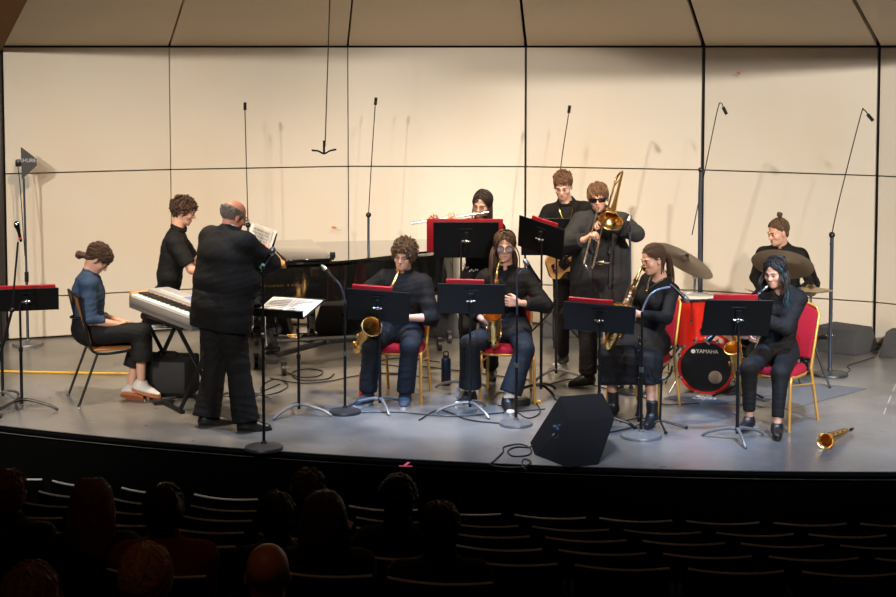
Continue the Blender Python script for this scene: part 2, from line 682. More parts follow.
def add_head(s, H, neck, fem=False, S=1.0, chin=0.0, wide=1.0):
    T = lambda x, y, z: H @ V((x, y, z))
    k = .02
    s.ell(T(0, -.014, .040), (.074 * wide * S, .094 * S, .082 * S), H, k)
    s.ell(T(0, .022, -.035), (.060 * wide * S, .062 * S, .070 * S), H, .03)
    s.ell(T(0, .045, -.075), ((.036 if fem else .042) * wide * S, .036 * S, .030 * S), H, .025)
    s.ell(T(0, .066, -.090), (.018 * S, .016 * S, .015 * S), H, .02)
    for x in (-1, 1):
        s.ell(T(.040 * x * wide, .056, -.020), (.022 * S, .022 * S, .022 * S), H, .02)
        s.ell(T(.031 * x, .094, .006), (.019 * S, .016 * S, .013 * S), H, .012, sub=True)
        s.cap(T(.014 * x, .086, .024), T(.045 * x, .074, .026), .0085 * S, .007 * S, k=.012)
        s.ell(T(.075 * x * wide, -.006, -.006), (.009 * S, .018 * S, .031 * S), H, .008)
        s.ell(T(.009 * x, .094, -.026), (.009 * S, .010 * S, .008 * S), H, .006)
    s.cap(T(0, .084, .012), T(0, .104, -.022), .0085 * S, .0105 * S, k=.012)
    s.cap(T(-.014, .076, -.056), T(.014, .076, -.056), .010 * S, k=.012)
    s.cap(neck, T(0, -.022, -.050), (.050 if fem else .058) * S, (.046 if fem else .054) * S, k=.025)


def face_parts(root, base, H, S=1.0, brow=None, lip=LIP, eyes=True):
    T = lambda x, y, z: H @ V((x, y, z)) - base
    if eyes:
        for x in (-1, 1):
            ax_ = V((0, .62, .80)).normalized()
            MB().lathe([(.0113 * math.sin(R(t)), .0113 * math.cos(R(t))) for t in (0, 15, 30, 45, 62, 80)], 16, M=Matrix.Translation(-base) @ H @ zframe((.031 * x, .0742, .0045), ax_)).build('eyelid', SKIN, root, clean=False)
            e = MB().ball(T(.031 * x, .0745, .005), .0098 * S, 12).build('eye', EYE_W, root)
            MB().ball(T(.031 * x, .0815, .002), .0052 * S, 10).build('iris', EYE_D, e)
            MB().tube([T(.020 * x, .085, .0085), T(.031 * x, .0885, .0095), T(.043 * x, .083, .0075)], [.0014 * S, .0022 * S, .0014 * S], 6).build('eyelash', EYE_D, root)
    if brow:
        for x in (-1, 1):
            MB().tube([T(.014 * x, .0935, .026), T(.030 * x, .0905, .031), T(.047 * x, .080, .027)], [.0035 * S, .0038 * S, .002 * S], 6).build('eyebrow', brow, root)
    MB().tube([T(-.021, .0790, -.0575), T(-.009, .0872, -.0545), T(0, .0880, -.0560), T(.009, .0872, -.0545), T(.021, .0790, -.0575)], [.002 * S, .0042 * S, .0045 * S, .0042 * S, .002 * S], 8).build('lips', lip, root)


def hair_cap(H, S, grow=.012, plane_z=.078, slope=.93, back=1.0):
    """close skull cap cut along the hairline"""
    s = Solid()
    T = lambda x, y, z: H @ V((x, y, z))
    s.ell(T(0, -.018, .042), ((.074 + grow) * S, (.094 + grow) * S, (.082 + grow) * S), H, .01)
    s.ell(T(0, -.050, -.010), ((.064 + grow) * S, (.050 + grow) * S, (.075 + grow * .5) * S), H, .02)
    # the forehead, temples and neck stay free
    n = H.to_3x3() @ V((0, slope, -1.0))
    s.cut(T(0, .088, plane_z), n, .01)
    return s


def curls(s, H, S, n, r, seed, spread=1.0, zmin=-.05, front=.088, kk=.006, R0=(.080, .100, .088)):
    rg = random.Random(seed)
    T = lambda x, y, z: H @ V((x, y, z))
    done = 0
    while done < n:
        v = V((rg.gauss(0, 1), rg.gauss(0, 1), rg.gauss(0, 1))).normalized()
        x, y, z = v.x * R0[0] * spread, -.018 + v.y * R0[1] * spread, .042 + v.z * R0[2] * spread
        if z < zmin or z < .060 + (y - front) * .93 + .012:
            continue
        rr = r * rg.uniform(.75, 1.2) * S
        s.ell(T(x, y, z), (rr, rr * rg.uniform(.8, 1.1), rr * rg.uniform(.7, 1.)), H, kk)
        done += 1


def lock(s, H, pts, rs, S=1.0, k=.010, flat=None):
    pts = [H @ V(p) for p in curve_pts(pts, 4)]
    n = len(pts)
    m = len(rs) - 1
    for i in range(n - 1):
        def rr(j):
            u = j / (n - 1) * m
            a = min(int(u), m - 1)
            return (rs[a] + (rs[a + 1] - rs[a]) * (u - a)) * S
        s.cap(pts[i], pts[i + 1], rr(i), rr(i + 1), k=k)


def shoe(root, base, ankle, fdir, S, m_up, m_sole, sole_h=.018, boot=0.0, up=None, m_toe=None, sneaker=False, tilt=0.0):
    f = V(fdir).normalized()
    u = V(up) if up else V((0, 0, 1))
    M = frame(ankle - base, f, u)
    if tilt:
        M = M @ Matrix.Rotation(tilt, 4, 'Y')
    b = Solid()
    T = lambda x, y, z: M @ V((x, y, z)) * 1.0
    S_ = S
    def A(x, y, z):
        return M @ V((x * S_, y * S_, z * S_))
    b.cap(A(0, -.030, -.045), A(0, .03, -.048), .036 * S, .036 * S, k=.02)
    b.cap(A(0, .03, -.048), A(0, .145, -.058), .040 * S, .033 * S, k=.03, flat=(M.to_3x3() @ V((0, 0, 1)), .85))
    b.cap(A(0, -.004, -.03), A(0, .002, .03 + boot), .045 * S, (.052 if boot else .045) * S, k=.03)
    b.cap(A(0, .0, -.02), A(0, .10, -.052), .043 * S, .036 * S, k=.03)
    zf = -.078 + sole_h
    b.cut(A(0, 0, zf), -(M.to_3x3() @ V((0, 0, 1))), .002)
    b.cut(A(0, 0, (.026 if not boot else .02) + boot), M.to_3x3() @ V((0, 0, 1)), .004)
    up_o = b.build('shoe', m_up, root, (0, 0, 0), .008)
    # the sole follows the outline of the foot
    out = []
    for k in range(28):
        a = 2 * PI * k / 28
        cx, cy = math.cos(a), math.sin(a)
        w = .040 if cy > -.2 else .034
        y = .05 + cy * (.132 if cy > 0 else .112)
        out.append((cx * w * (1 - .18 * max(0, cy) ** 3), y))
    Ms = M @ Matrix.Scale(S, 4)
    MB().prism(out, -.080, -.080 + sole_h + .002, M=Ms).build('sole', m_sole, up_o)
    if m_toe:
        s2 = Solid()
        s2.cap(A(0, .140, -.058), A(0, .150, -.060), .035 * S, .034 * S, k=.01, flat=(M.to_3x3() @ V((0, 0, 1)), .85))
        s2.cut(A(0, 0, zf), -(M.to_3x3() @ V((0, 0, 1))), .002)
        s2.build('toe_cap', m_toe, up_o, (0, 0, 0), .007)
    return up_o


def person(label, base, pel, yaw, neck, head, hyaw, hpitch=0., hroll=0., yaw_sh=None, S=1.0, W=1.0, belly=0.0, fem=False,
           arms=None, legs=None, skin=SKIN, top=None, bottom=None, shoes=None, brow=None, eyes=True, group=None, name='person', vox=.0065, wide=1.0, cat='person'):
    base, pel, neck, head = V(base), V(pel), V(neck), V(head)
    yaw_sh = yaw if yaw_sh is None else yaw_sh
    neck = neck + (head - neck) * 0.20
    u = (neck - pel).normalized()
    L = (neck - pel).length
    Mh = frame(pel, dirv(yaw), u)           # hips
    fs = dirv(yaw_sh)
    Ms = frame(neck, fs - u * fs.dot(u), u)  # shoulders
    rh, rs_ = Mh.to_3x3() @ V((1, 0, 0)), Ms.to_3x3() @ V((1, 0, 0))
    ff = Ms.to_3x3() @ V((0, 1, 0))
    hf = Mh.to_3x3() @ V((0, 1, 0))
    sw = (.142 if fem else .162) * S * (0.6 + 0.4 * W)
    H = head_frame(head, hyaw, hpitch, hroll, S)
    J = {}
    for sd, sg in (('R', 1), ('L', -1)):
        sh = neck + rs_ * sw * sg - u * .064 * S
        a = arms[sd]
        el, wr_ = ik(sh, V(a['w']), .285 * S, .255 * S, a.get('hint', (0, 0, -1)))
        hip = pel + rh * .088 * S * sg - u * .02
        l = legs[sd]
        kn, an = ik(hip, V(l['a']), .43 * S, .42 * S, l.get('hint', (0, -1, 0)))
        J[sd] = dict(sh=sh, el=el, wr=wr_, hip=hip, kn=kn, an=an)

    def trunk(s, g, low=True, k=.05):
        w = W
        if low:
            s.ell(pel + u * .01, (.158 * S * min(w, 1.2) + g, .115 * S * w + g, .115 * S + g), Mh, k)
        s.ell(pel + u * L * .36 + hf * belly * .55, (.138 * S * w + g + belly * .6, .104 * S * w + g + belly * .7, .16 * S + g), Mh, k)
        s.ell(pel + u * L * .68 + ff * .005, (.150 * S * w + g, .112 * S * w + g, .165 * S + g), Ms, k)
        if straight and g > .01:
            for sg in (-1, 1):
                s.cap(neck - u * .20 + rs_ * .115 * sg, pel - u * .10 + rh * .115 * sg, .115 + g, .120 + g, k=.05, flat=(hf, .9))
        if fem:
            for sg in (-1, 1):
                s.ell(pel + u * L * .66 + ff * .085 * S + rs_ * .07 * S * sg, (.052 + g, .05 + g, .055 + g), Ms, .04)
        s.cap(neck - u * .10 * S, neck + (head - neck) * .18, .085 * S + g, .050 * S + g, k=.06)
        for sd in 'RL':
            s.cap(neck - u * .040 * S, J[sd]['sh'] * .94 + neck * .06, .050 * S * (0.5 + .5 * w) + g, .050 * S * (0.5 + .5 * w) + g, k=.04)

    def limb(s, a, b, ra, rb, g, k=.03):
        s.cap(a, b, ra * S * (.6 + .4 * W) + g, rb * S * (.6 + .4 * W) + g, k=k)

    straight = W > 1.2
    # ---- the body: one continuous surface
    B = Solid()
    trunk(B, -.004)
    for sd in 'RL':
        j, a, l = J[sd], arms[sd], legs[sd]
        limb(B, j['sh'], j['el'], .047, .037, -.002)
        limb(B, j['el'], j['wr'], .038, .025, 0, .02)
        limb(B, j['hip'], j['kn'], .078, .053, -.004)
        limb(B, j['kn'], j['an'], .052, .034, -.002, .02)
        cm = j['kn'] * .68 + j['an'] * .32
        kd = (j['kn'] - j['an']).normalized()
        fd = dirv(l.get('yaw', yaw), l.get('pitch', 0))
        bk = -(fd - kd * fd.dot(kd))
        B.ell(cm + (bk.normalized() * .016 * S if bk.length > .1 else V((0, 0, 0))), (.040 * S, .040 * S, .10 * S), zframe(cm, kd), .03)
        if l.get('foot', True):
            an = j['an']
            B.cap(an - V((0, 0, .02)), an + fd * .12 * S - V((0, 0, .055 * S)), .028 * S, .018 * S, k=.015)
        d = V(a['d']) if 'd' in a else (j['wr'] - j['el'])
        add_hand(B, j['wr'], d, a.get('n', (0, 0, -1)), sd, a.get('curl', .5), S * (.92 if fem else 1.0), thumb=a.get('thumb'))
    add_head(B, H, neck - u * .02, fem, S, wide=wide)
    root = B.build(name, skin, None, base, vox)
    root.location = base
    tag(root, label, cat, group)
    face_parts(root, base, H, S, brow, eyes=eyes)

    # ---- lower garment
    if bottom:
        g = bottom.get('g', .014)
        T_ = Solid()
        if bottom.get('skirt'):
            hem = bottom['hem']
            T_.ell(pel + u * .01, (.165 * S + g, .128 * S + g, .12 * S + g), Mh, .04)
            for sd in 'RL':
                j = J[sd]
                T_.cap(j['hip'], j['kn'], .095 * S + g, .078 * S + g, k=.09)
                T_.cap(j['kn'], j['kn'] * (1 - hem) + j['an'] * hem, .078 * S + g, .088 * S + g, k=.09)
            mid = (J['R']['kn'] + J['L']['kn']) * .5
            T_.cap((J['R']['hip'] + J['L']['hip']) * .5, mid, .09 + g, .075 + g, k=.09)
            ma = (J['R']['an'] + J['L']['an']) * .5
            T_.cap(mid, mid * (1 - hem) + ma * hem, .075 + g, .09 + g, k=.09)
            zc = (mid * (1 - hem) + ma * hem)
            T_.cut(zc, (ma - mid), .004)
        else:
            ht, he = bottom.get('hem', .93), bottom.get('flare', .050)
            for sd in 'RL':
                j = J[sd]
                e = j['kn'] * (1 - ht) + j['an'] * ht
                kd = (j['an'] - j['kn']).normalized()
                T_.cap(j['kn'], e, .056 * S + g, he * S + g, k=.02)
                T_.rbox(e + kd * .06, (.125, .125, .06), .0, zframe(e, kd), .004, sub=True)
            for sd in 'RL':
                j = J[sd]
                T_.cap(j['hip'], j['kn'], (.085 * S * (.5 + .5 * W)) + g, .060 * S + g, k=.03)
            T_.ell(pel + u * .01, (.162 * S * W + g, .118 * S * W + g, .115 * S + g), Mh, .04)
            T_.ell(pel + u * .10 + hf * belly * .4, (.140 * S * W + g * .8 + belly * .5, .106 * S * W + g * .8 + belly * .5, .07 * S), Mh, .04)
        T_.build(bottom.get('name', 'trousers'), bottom['m'], root, base, .009, (bottom.get('wr', .006), bottom.get('wf', 42), bottom.get('seed', 3)))
        if bottom.get('belt'):
            bz = pel + u * .115
            bm_ = MB()
            pts = [Mh.to_3x3() @ V((math.cos(2 * PI * k / 28) * (.150 * S * W + g), math.sin(2 * PI * k / 28) * (.118 * S * W + g), 0)) + bz - base + hf * belly * .4 for k in range(28)]
            bm_.tube(pts, .011, 8, closed=True)
            bo = bm_.build('belt', BLACK_LEATHER, root)
            if bottom['belt'] != 1:
                MB().box((0, 0, 0), (.052, .012, .036), .004, M=frame(bz - base + hf * (.118 * S * W + g + .012), hf, u)).build('buckle', bottom['belt'], bo)

    # ---- upper garment
    def upper(spec, nm):
        g = spec.get('g', .012)
        U = Solid()
        cf = spec.get('cuff', .9)
        for sd in 'RL':
            j = J[sd]
            gs = spec.get('gs', g)
            if cf > 0:
                e = j['el'] * (1 - cf) + j['wr'] * cf
                kd = (j['wr'] - j['el']).normalized()
                U.cap(j['el'], e, .041 * S * (.6 + .4 * W) + gs, spec.get('cr', .030) * S + gs, k=.02)
                U.rbox(e + kd * .045, (.06, .06, .045), 0, zframe(e, kd), .003, sub=True)
            else:
                pass
        for sd in 'RL':
            j = J[sd]
            gs = spec.get('gs', g)
            if cf > 0:
                U.cap(j['sh'], j['el'], .052 * S * (.6 + .4 * W) + gs, .043 * S * (.6 + .4 * W) + gs, k=.02)
            else:
                e = j['sh'] * (1 + cf) + j['el'] * (-cf)
                kd = (j['el'] - j['sh']).normalized()
                U.cap(j['sh'], e, .052 * S + gs, .050 * S + gs, k=.02)
                U.rbox(e + kd * .05, (.08, .08, .05), 0, zframe(e, kd), .003, sub=True)
        trunk(U, g, low=not spec.get('tuck'), k=.05)
        if spec.get('pad'):
            for sd in 'RL':
                U.cap(neck - u * .05 * S, J[sd]['sh'], .05 * S + g, .058 * S + g, k=.03)
        if spec.get('skirt'):
            ln = spec['skirt']
            wq = min(W, 1.15)
            U.ell(pel - u * .02, (.170 * S * wq + g + belly * .1, .130 * S * wq + g + belly * .1, .17), Mh, .05)
            for sg in (-1, 1):
                U.cap(pel + u * .15 + rh * .07 * W * sg, pel - u * (ln + .10) + rh * .085 * W * sg, .120 * S * wq + g, .120 * S * wq + g, k=.05, flat=(hf, .85))
            U.cut(pel - u * ln, -u, .006)
        elif spec.get('hem') is not None:
            U.ell(pel - u * .02, (.165 * S * W + g, .125 * S * W + g, .13), Mh, .05)
            U.cut(pel - u * spec['hem'], -u, .006)
        elif spec.get('tuck'):
            U.cut(pel + u * .07, -u, .01)
        nd = (head - neck).normalized()
        if spec.get('open'):
            ow = spec['open']
            o1, o2 = neck + ff * .13 - u * .02, pel + ff * .16 - u * (spec.get('skirt', .1) + .05)
            om = o1 * .5 + o2 * .5
            Mo = frame(om, ff, (o1 - o2))
            U.rbox(om, (ow, .085, (o1 - o2).length * .5), .01, Mo, .01, sub=True)
        if spec.get('neckcut', True):
            U.cap(neck + nd * .02 + ff * .01, head, .060 * S, .07 * S, k=.01, sub=True)
            if spec.get('vneck'):
                U.cap(neck + nd * .02 + ff * .06, neck - u * spec['vneck'] + ff * .15, .045, .01, k=.01, sub=True)
        o = U.build(nm, spec['m'], root, base, .009, (spec.get('wr', .0055), spec.get('wf', 38), spec.get('seed', 5)))
        if spec.get('collar'):
            cm_ = zframe(neck - base + nd * .030 + ff * .004, nd, ff)
            r0 = spec.get('cr0', .066) * S
            pr = [(r0, -.01), (r0 - .004, .034), (r0 + .001, .038), (r0 + .012, .012), (r0 + .010, .004), (r0 + .002, .004)]
            if spec['collar'] == 'jacket':
                pr = [(r0 + .006, -.03), (r0 + .002, .016), (r0 + .008, .020), (r0 + .028, -.02), (r0 + .026, -.035)]
            MB().lathe(pr, 30, M=cm_, a0=PI / 2 + spec.get('gap', .25), a1=2.5 * PI - spec.get('gap', .25)).build('collar', spec.get('cm', spec['m']), o)
        if spec.get('lapel'):
            for sg in (-1, 1):
                p0 = neck + ff * .055 + rs_ * .055 * sg + u * .005
                p2 = pel + u * L * .42 + ff * (.118 * S * W + g + .01) + rs_ * (spec['open'] + .012) * sg
                p1 = neck + ff * (.112 * W + g) + rs_ * (spec['open'] + .055) * sg - u * .10
                pm = pel + u * L * .62 + ff * (.125 * S * W + g) + rs_ * (spec['open'] + .05) * sg
                c_ = curve_pts([p0, p1 * .75 + pm * .25, pm, p2], 4)
                MB().tube([q - base for q in c_], [.014 + .016 * math.sin(PI * min(1, i / len(c_) + .15)) for i in range(len(c_))], 8, flat=ff).build('lapel', spec['m'], o)
        if spec.get('buttons'):
            for i in range(5):
                t = .30 + i * .14
                q = pel + u * L * t + ff * (.112 * S * W + g + .008) - base
                MB().cyl(q, q + ff * .004, .006, seg=10).build('button', BLACK_RUBBER, o)
        return o

    for i, sp in enumerate(top or []):
        upper(sp, sp.get('name', 'shirt'))

    # ---- footwear
    if shoes:
        for sd in 'RL':
            l = legs[sd]
            j = J[sd]
            fd = dirv(l.get('yaw', yaw), l.get('pitch', 0))
            shoe(root, base, j['an'], fd, S * 1.04 * shoes.get('s', 1.0), shoes['m'], shoes['sole'], shoes.get('h', .018), shoes.get('boot', 0), m_toe=shoes.get('toe'), up=l.get('up'), tilt=l.get('tilt', 0))
            if shoes.get('sock'):
                kd = (j['kn'] - j['an']).normalized()
                MB().cyl(j['an'] - base - kd * .01, j['an'] - base + kd * shoes.get('sockh', .10), .040 * S, .043 * S, 18).build('sock', shoes['sock'], root)
    return root, H, J, dict(u=u, ff=ff, rs=rs_, Ms=Ms, Mh=Mh, pel=pel, neck=neck, head=head, base=base, S=S)


def locks(ho, m, base, H, S, n, length, seed, flow, r=.0045, lift=(.02, .07), curl=0.0, turns=2.5, keep=None, wave=0.0, hang=-.01, drift=(0, 0), steps=9, R0=(.080, .100, .088), name='hair_locks', jit=.25, hl=.012, taper=.35):
    """many thin tapering locks that run over the skull along flow(x, y, z) and then hang"""
    rg = random.Random(seed)
    Hi = H.to_3x3().normalized()
    down = Hi.inverted() @ V((0, 0, -1))
    C0 = V((0, -.018, .042))
    mb = MB()
    done = tries = 0
    while done < n and tries < n * 60:
        tries += 1
        v = V((rg.gauss(0, 1), rg.gauss(0, 1), rg.gauss(0, 1))).normalized()
        p = C0 + V((v.x * R0[0], v.y * R0[1], v.z * R0[2]))
        if p.z < .078 + .93 * (p.y - .088) + hl:
            continue
        if keep and not keep(p):
            continue
        done += 1
        L = length * rg.uniform(.7, 1.15)
        st = L / steps
        h0 = rg.uniform(*lift)
        jx = V((rg.uniform(-1, 1), rg.uniform(-1, 1), rg.uniform(-1, 1))) * jit
        ph, wp = rg.uniform(0, 6.3), rg.uniform(0, 6.3)
        pts, rs = [], []
        free = False
        for i in range(steps + 1):
            t = i / steps
            q = p - C0
            e = V((q.x / R0[0], q.y / R0[1], q.z / R0[2]))
            el = max(e.length, 1e-6)
            nrm = V((e.x / R0[0], e.y / R0[1], e.z / R0[2])).normalized()
            if not free:
                k = (1 + h0 * math.sin(PI * min(1, .25 + t * .75)) + .02) / el
                p = C0 + q * k
                f = V(flow(p.x, p.y, p.z)).normalized() + jx
                d = (f - nrm * f.dot(nrm))
                d = d.normalized() if d.length > 1e-4 else down
            else:
                tf = t * L
                d = (down + jx * .25 + V((math.copysign(drift[0], p.x), drift[1], 0)) * max(0, 1 - (tf - t_free) / .13)).normalized()
            o = V((0, 0, 0))
            side = d.cross(nrm)
            side = side.normalized() if side.length > 1e-4 else V((1, 0, 0))
            if curl:
                a = ph + turns * 2 * PI * t
                o = (side * math.cos(a) + nrm * math.sin(a)) * curl * min(1, t * 3 + .3)
            if wave:
                o += side * math.sin(wp + t * 9) * wave * t
            pts.append(H @ (p + o) - base)
            rs.append(r * S * (1 - (1 - taper) * t ** 1.5) * (.75 if i == 0 else 1))
            if not free and (p.z < hang and length > .10):
                free = True
                t_free = t * L
            p = p + d * st
        mb.tube(pts, rs, 5)
    return mb.build(name, m, ho, angle=80, clean=False)


FLOW_FWD = lambda x, y, z: (x * 4, .75 if y > -.03 else -.35, -.9 + 8 * max(0, z - .09))
FLOW_BACK = lambda x, y, z: (-x * 2, -1.0, -.15)
FLOW_CURL = lambda x, y, z: (x * 6, (y + .01) * 5, -.5)
FLOW_PART = lambda x, y, z: ((1 if x > 0 else -1) * .8, -.18, -.9)
# ------------------------------------------------------------------ the setting
def floor_material():
    m = bpy.data.materials.new('stage_deck_paint')
    m.use_nodes = True
    nt = m.node_tree
    L = nt.links.new
    b = nt.nodes['Principled BSDF']
    tc = nt.nodes.new('ShaderNodeTexCoord')
    n1 = nt.nodes.new('ShaderNodeTexNoise'); n1.inputs['Scale'].default_value = 1.3; n1.inputs['Detail'].default_value = 6
    n2 = nt.nodes.new('ShaderNodeTexNoise'); n2.inputs['Scale'].default_value = 5; n2.inputs['Detail'].default_value = 8; n2.inputs['Roughness'].default_value = 0.7
    mp = nt.nodes.new('ShaderNodeMapping'); mp.inputs['Scale'].default_value = (2.0, 14.0, 1.0); mp.inputs['Rotation'].default_value = (0, 0, 0.5)
    n3 = nt.nodes.new('ShaderNodeTexNoise'); n3.inputs['Scale'].default_value = 4.5; n3.inputs['Detail'].default_value = 7
    for n in (n1, n2):
        L(tc.outputs['Object'], n.inputs['Vector'])
    L(tc.outputs['Object'], mp.inputs['Vector']); L(mp.outputs['Vector'], n3.inputs['Vector'])
    r1 = nt.nodes.new('ShaderNodeValToRGB')
    r1.color_ramp.elements[0].position = 0.40; r1.color_ramp.elements[0].color = (0.118, 0.112, 0.106, 1)
    r1.color_ramp.elements[1].position = 0.60; r1.color_ramp.elements[1].color = (0.205, 0.194, 0.180, 1)
    L(n1.outputs['Fac'], r1.inputs[0])
    r2 = nt.nodes.new('ShaderNodeValToRGB')
    r2.color_ramp.elements[0].position = 0.60; r2.color_ramp.elements[0].color = (0, 0, 0, 1)
    r2.color_ramp.elements[1].position = 0.78; r2.color_ramp.elements[1].color = (1, 1, 1, 1)
    L(n3.outputs['Fac'], r2.inputs[0])
    mx = nt.nodes.new('ShaderNodeMix'); mx.data_type = 'RGBA'
    L(r2.outputs[0], mx.inputs[0]); L(r1.outputs[0], mx.inputs[6]); mx.inputs[7].default_value = (0.36, 0.34, 0.315, 1)
    mx2 = nt.nodes.new('ShaderNodeMix'); mx2.data_type = 'RGBA'; mx2.blend_type = 'MULTIPLY'; mx2.inputs[0].default_value = 0.30
    r3 = nt.nodes.new('ShaderNodeValToRGB')
    r3.color_ramp.elements[0].position = 0.35; r3.color_ramp.elements[0].color = (0.55, 0.55, 0.55, 1)
    r3.color_ramp.elements[1].position = 0.65
    L(n2.outputs['Fac'], r3.inputs[0]); L(mx.outputs[2], mx2.inputs[6]); L(r3.outputs[0], mx2.inputs[7])
    L(mx2.outputs[2], b.inputs['Base Color'])
    mr = nt.nodes.new('ShaderNodeMapRange'); mr.inputs['To Min'].default_value = 0.25; mr.inputs['To Max'].default_value = 0.32
    L(n2.outputs['Fac'], mr.inputs['Value']); L(mr.outputs[0], b.inputs['Roughness'])
    bp = nt.nodes.new('ShaderNodeBump'); bp.inputs['Strength'].default_value = 0.08; bp.inputs['Distance'].default_value = 0.01
    L(n2.outputs['Fac'], bp.inputs['Height']); L(bp.outputs['Normal'], b.inputs['Normal'])
    b.inputs['Specular IOR Level'].default_value = 0.9
    return m


def shell_material(name, col, dirt=0.5):
    """painted shell panels: cream with rubbed orange-brown smudges towards the seams"""
    m = bpy.data.materials.new(name)
    m.use_nodes = True
    nt = m.node_tree
    L = nt.links.new
    b = nt.nodes['Principled BSDF']
    b.inputs['Roughness'].default_value = 0.55
    b.inputs['Specular IOR Level'].default_value = 0.35
    tc = nt.nodes.new('ShaderNodeTexCoord')
    n1 = nt.nodes.new('ShaderNodeTexNoise'); n1.inputs['Scale'].default_value = 0.9; n1.inputs['Detail'].default_value = 5
    n2 = nt.nodes.new('ShaderNodeTexNoise'); n2.inputs['Scale'].default_value = 260; n2.inputs['Detail'].default_value = 2
    n3 = nt.nodes.new('ShaderNodeTexVoronoi'); n3.inputs['Scale'].default_value = 9
    for n in (n1, n2, n3):
        L(tc.outputs['Object'], n.inputs['Vector'])
    mx = nt.nodes.new('ShaderNodeMix'); mx.data_type = 'RGBA'
    r = nt.nodes.new('ShaderNodeValToRGB'); r.color_ramp.elements[0].position = 0.5; r.color_ramp.elements[0].color = (0, 0, 0, 1); r.color_ramp.elements[1].position = 0.8; r.color_ramp.elements[1].color = (dirt, dirt, dirt, 1)
    L(n1.outputs['Fac'], r.inputs[0]); L(r.outputs[0], mx.inputs[0])
    mx.inputs[6].default_value = col + (1,)
    mx.inputs[7].default_value = (col[0] * .98, col[1] * .86, col[2] * .70, 1)
    r2 = nt.nodes.new('ShaderNodeValToRGB'); r2.color_ramp.elements[0].position = 0.012; r2.color_ramp.elements[0].color = (.35, .28, .2, 1); r2.color_ramp.elements[1].position = 0.03
    L(n3.outputs['Distance'], r2.inputs[0])
    m2 = nt.nodes.new('ShaderNodeMix'); m2.data_type = 'RGBA'; m2.blend_type = 'MULTIPLY'; m2.inputs[0].default_value = 0.5
    L(mx.outputs[2], m2.inputs[6]); L(r2.outputs[0], m2.inputs[7])
    L(m2.outputs[2], b.inputs['Base Color'])
    bp = nt.nodes.new('ShaderNodeBump'); bp.inputs['Strength'].default_value = 0.12; bp.inputs['Distance'].default_value = 0.002
    L(n2.outputs['Fac'], bp.inputs['Height']); L(bp.outputs['Normal'], b.inputs['Normal'])
    return m


def structure(o):
    o['kind'] = 'structure'
    return o


M_FLOOR = floor_material()
M_SHELL = shell_material('cream_shell_panel', (0.61, 0.543, 0.455))
M_CANOPY = shell_material('canopy_panel', (0.68, 0.56, 0.41), .2)
M_SEAM = mat('dark_seam', (0.02, 0.019, 0.02), 0.6)
M_SEAM_BROWN = mat('brown_seam', (0.16, 0.12, 0.08), 0.6)
M_BLACK = mat('black_velour', (0.002, 0.002, 0.002), 0.95, spec=.05)
M_CARPET = mat('house_carpet', (0.005, 0.004, 0.004), 0.98, var=.4, bump=.3, spec=.05)
M_BROWN = mat('brown_panel_edge', (0.16, 0.075, 0.03), 0.5, var=.3, vscale=4)

# stage deck: arc-shaped lip, centre of the arcs behind the shell
ARC_C, ARC_R = V((3.0, 26.8)), 16.0


def arc(r, x):
    return ARC_C.y - math.sqrt(max(r * r - (x - ARC_C.x) ** 2, 0))


xs = [-8 + i * .25 for i in range(int(20 / .25) + 1)]
front = [(x, arc(ARC_R, x)) for x in xs]
poly = front + [(12, 19.5), (-8, 19.5)]
mb = MB()
mb.prism(poly, -0.06, 0.0)
structure(mb.build('floor', M_FLOOR, angle=30))
# rounded nosing and black front of the stage
mb = MB()
mb.tube([(x, y + .012, -.030) for x, y in front], .030, 8)
structure(mb.build('trim_1', M_BLACK))
mb = MB()
mb.prism([(x, y + .05) for x, y in front] + [(x, y + .14) for x, y in reversed(front)], -1.3, -0.05)
structure(mb.build('wall_stage_front', M_BLACK, angle=30))

# auditorium floor: shallow steps, one per seat row
mb = MB()
ROW_Y = [10.0, 9.4, 8.8, 8.2, 7.6, 7.0, 6.4, 5.8, 5.2, 4.6, 4.0]
ROW_Z = [-.125, -.014, .11, .23, .35, .47, .59, .71, .83, .95, 1.07]
ROW_R = [ARC_C.y - y for y in ROW_Y]
lev = [-.97] + [z - .84 for z in ROW_Z]
rad = [16.05] + [r - .22 for r in ROW_R] + [26]
for i in range(len(lev)):
    a, b = rad[i], rad[i + 1] + .02
    pa = [(x, arc(a, x)) for x in xs[::2]]
    pb = [(x, arc(b, x)) for x in xs[::2]]
    mb.prism(pa + pb[::-1], -1.6, lev[i])
structure(mb.build('floor_auditorium', M_CARPET, angle=30))

# acoustic shell: flat panels on an arc, three rows high, canted canopy above
SH = [(-178, 14.9), (4, 15.73), (170, 16.3), (348, 16.75), (525, 16.70), (703, 16.25), (878, 15.5), (1045, 14.5)]
SHP = [V(((px - 448) / FPX * y, y)) for px, y in SH]
ZR = [0.012, .42, 1.66, 2.91]
mb = MB()
back = MB()
seam = MB()
for i in range(1, 7):
    a, b = SHP[i], SHP[i + 1]
    d = (b - a).normalized()
    n = V((d.y, -d.x))                 # towards the stage
    if n.y > 0:
        n = -n
    Lp = (b - a).length
    for j in range(3):
        z0, z1 = ZR[j], ZR[j + 1]
        c = (a + b) / 2 - n * .03
        mb.box((c.x, c.y, (z0 + z1) / 2), (Lp - (.007 if i < 4 else .034), .06, z1 - z0 - .012), .004, rot=math.atan2(d.y, d.x), seg=1)
    c = (a + b) / 2 - n * .085
    back.box((c.x, c.y, 1.45), (Lp + .04, .03, 2.92), rot=math.atan2(d.y, d.x))
structure(mb.build('wall_back', M_SHELL, angle=30))
structure(back.build('wall_backing', M_SEAM, angle=30))
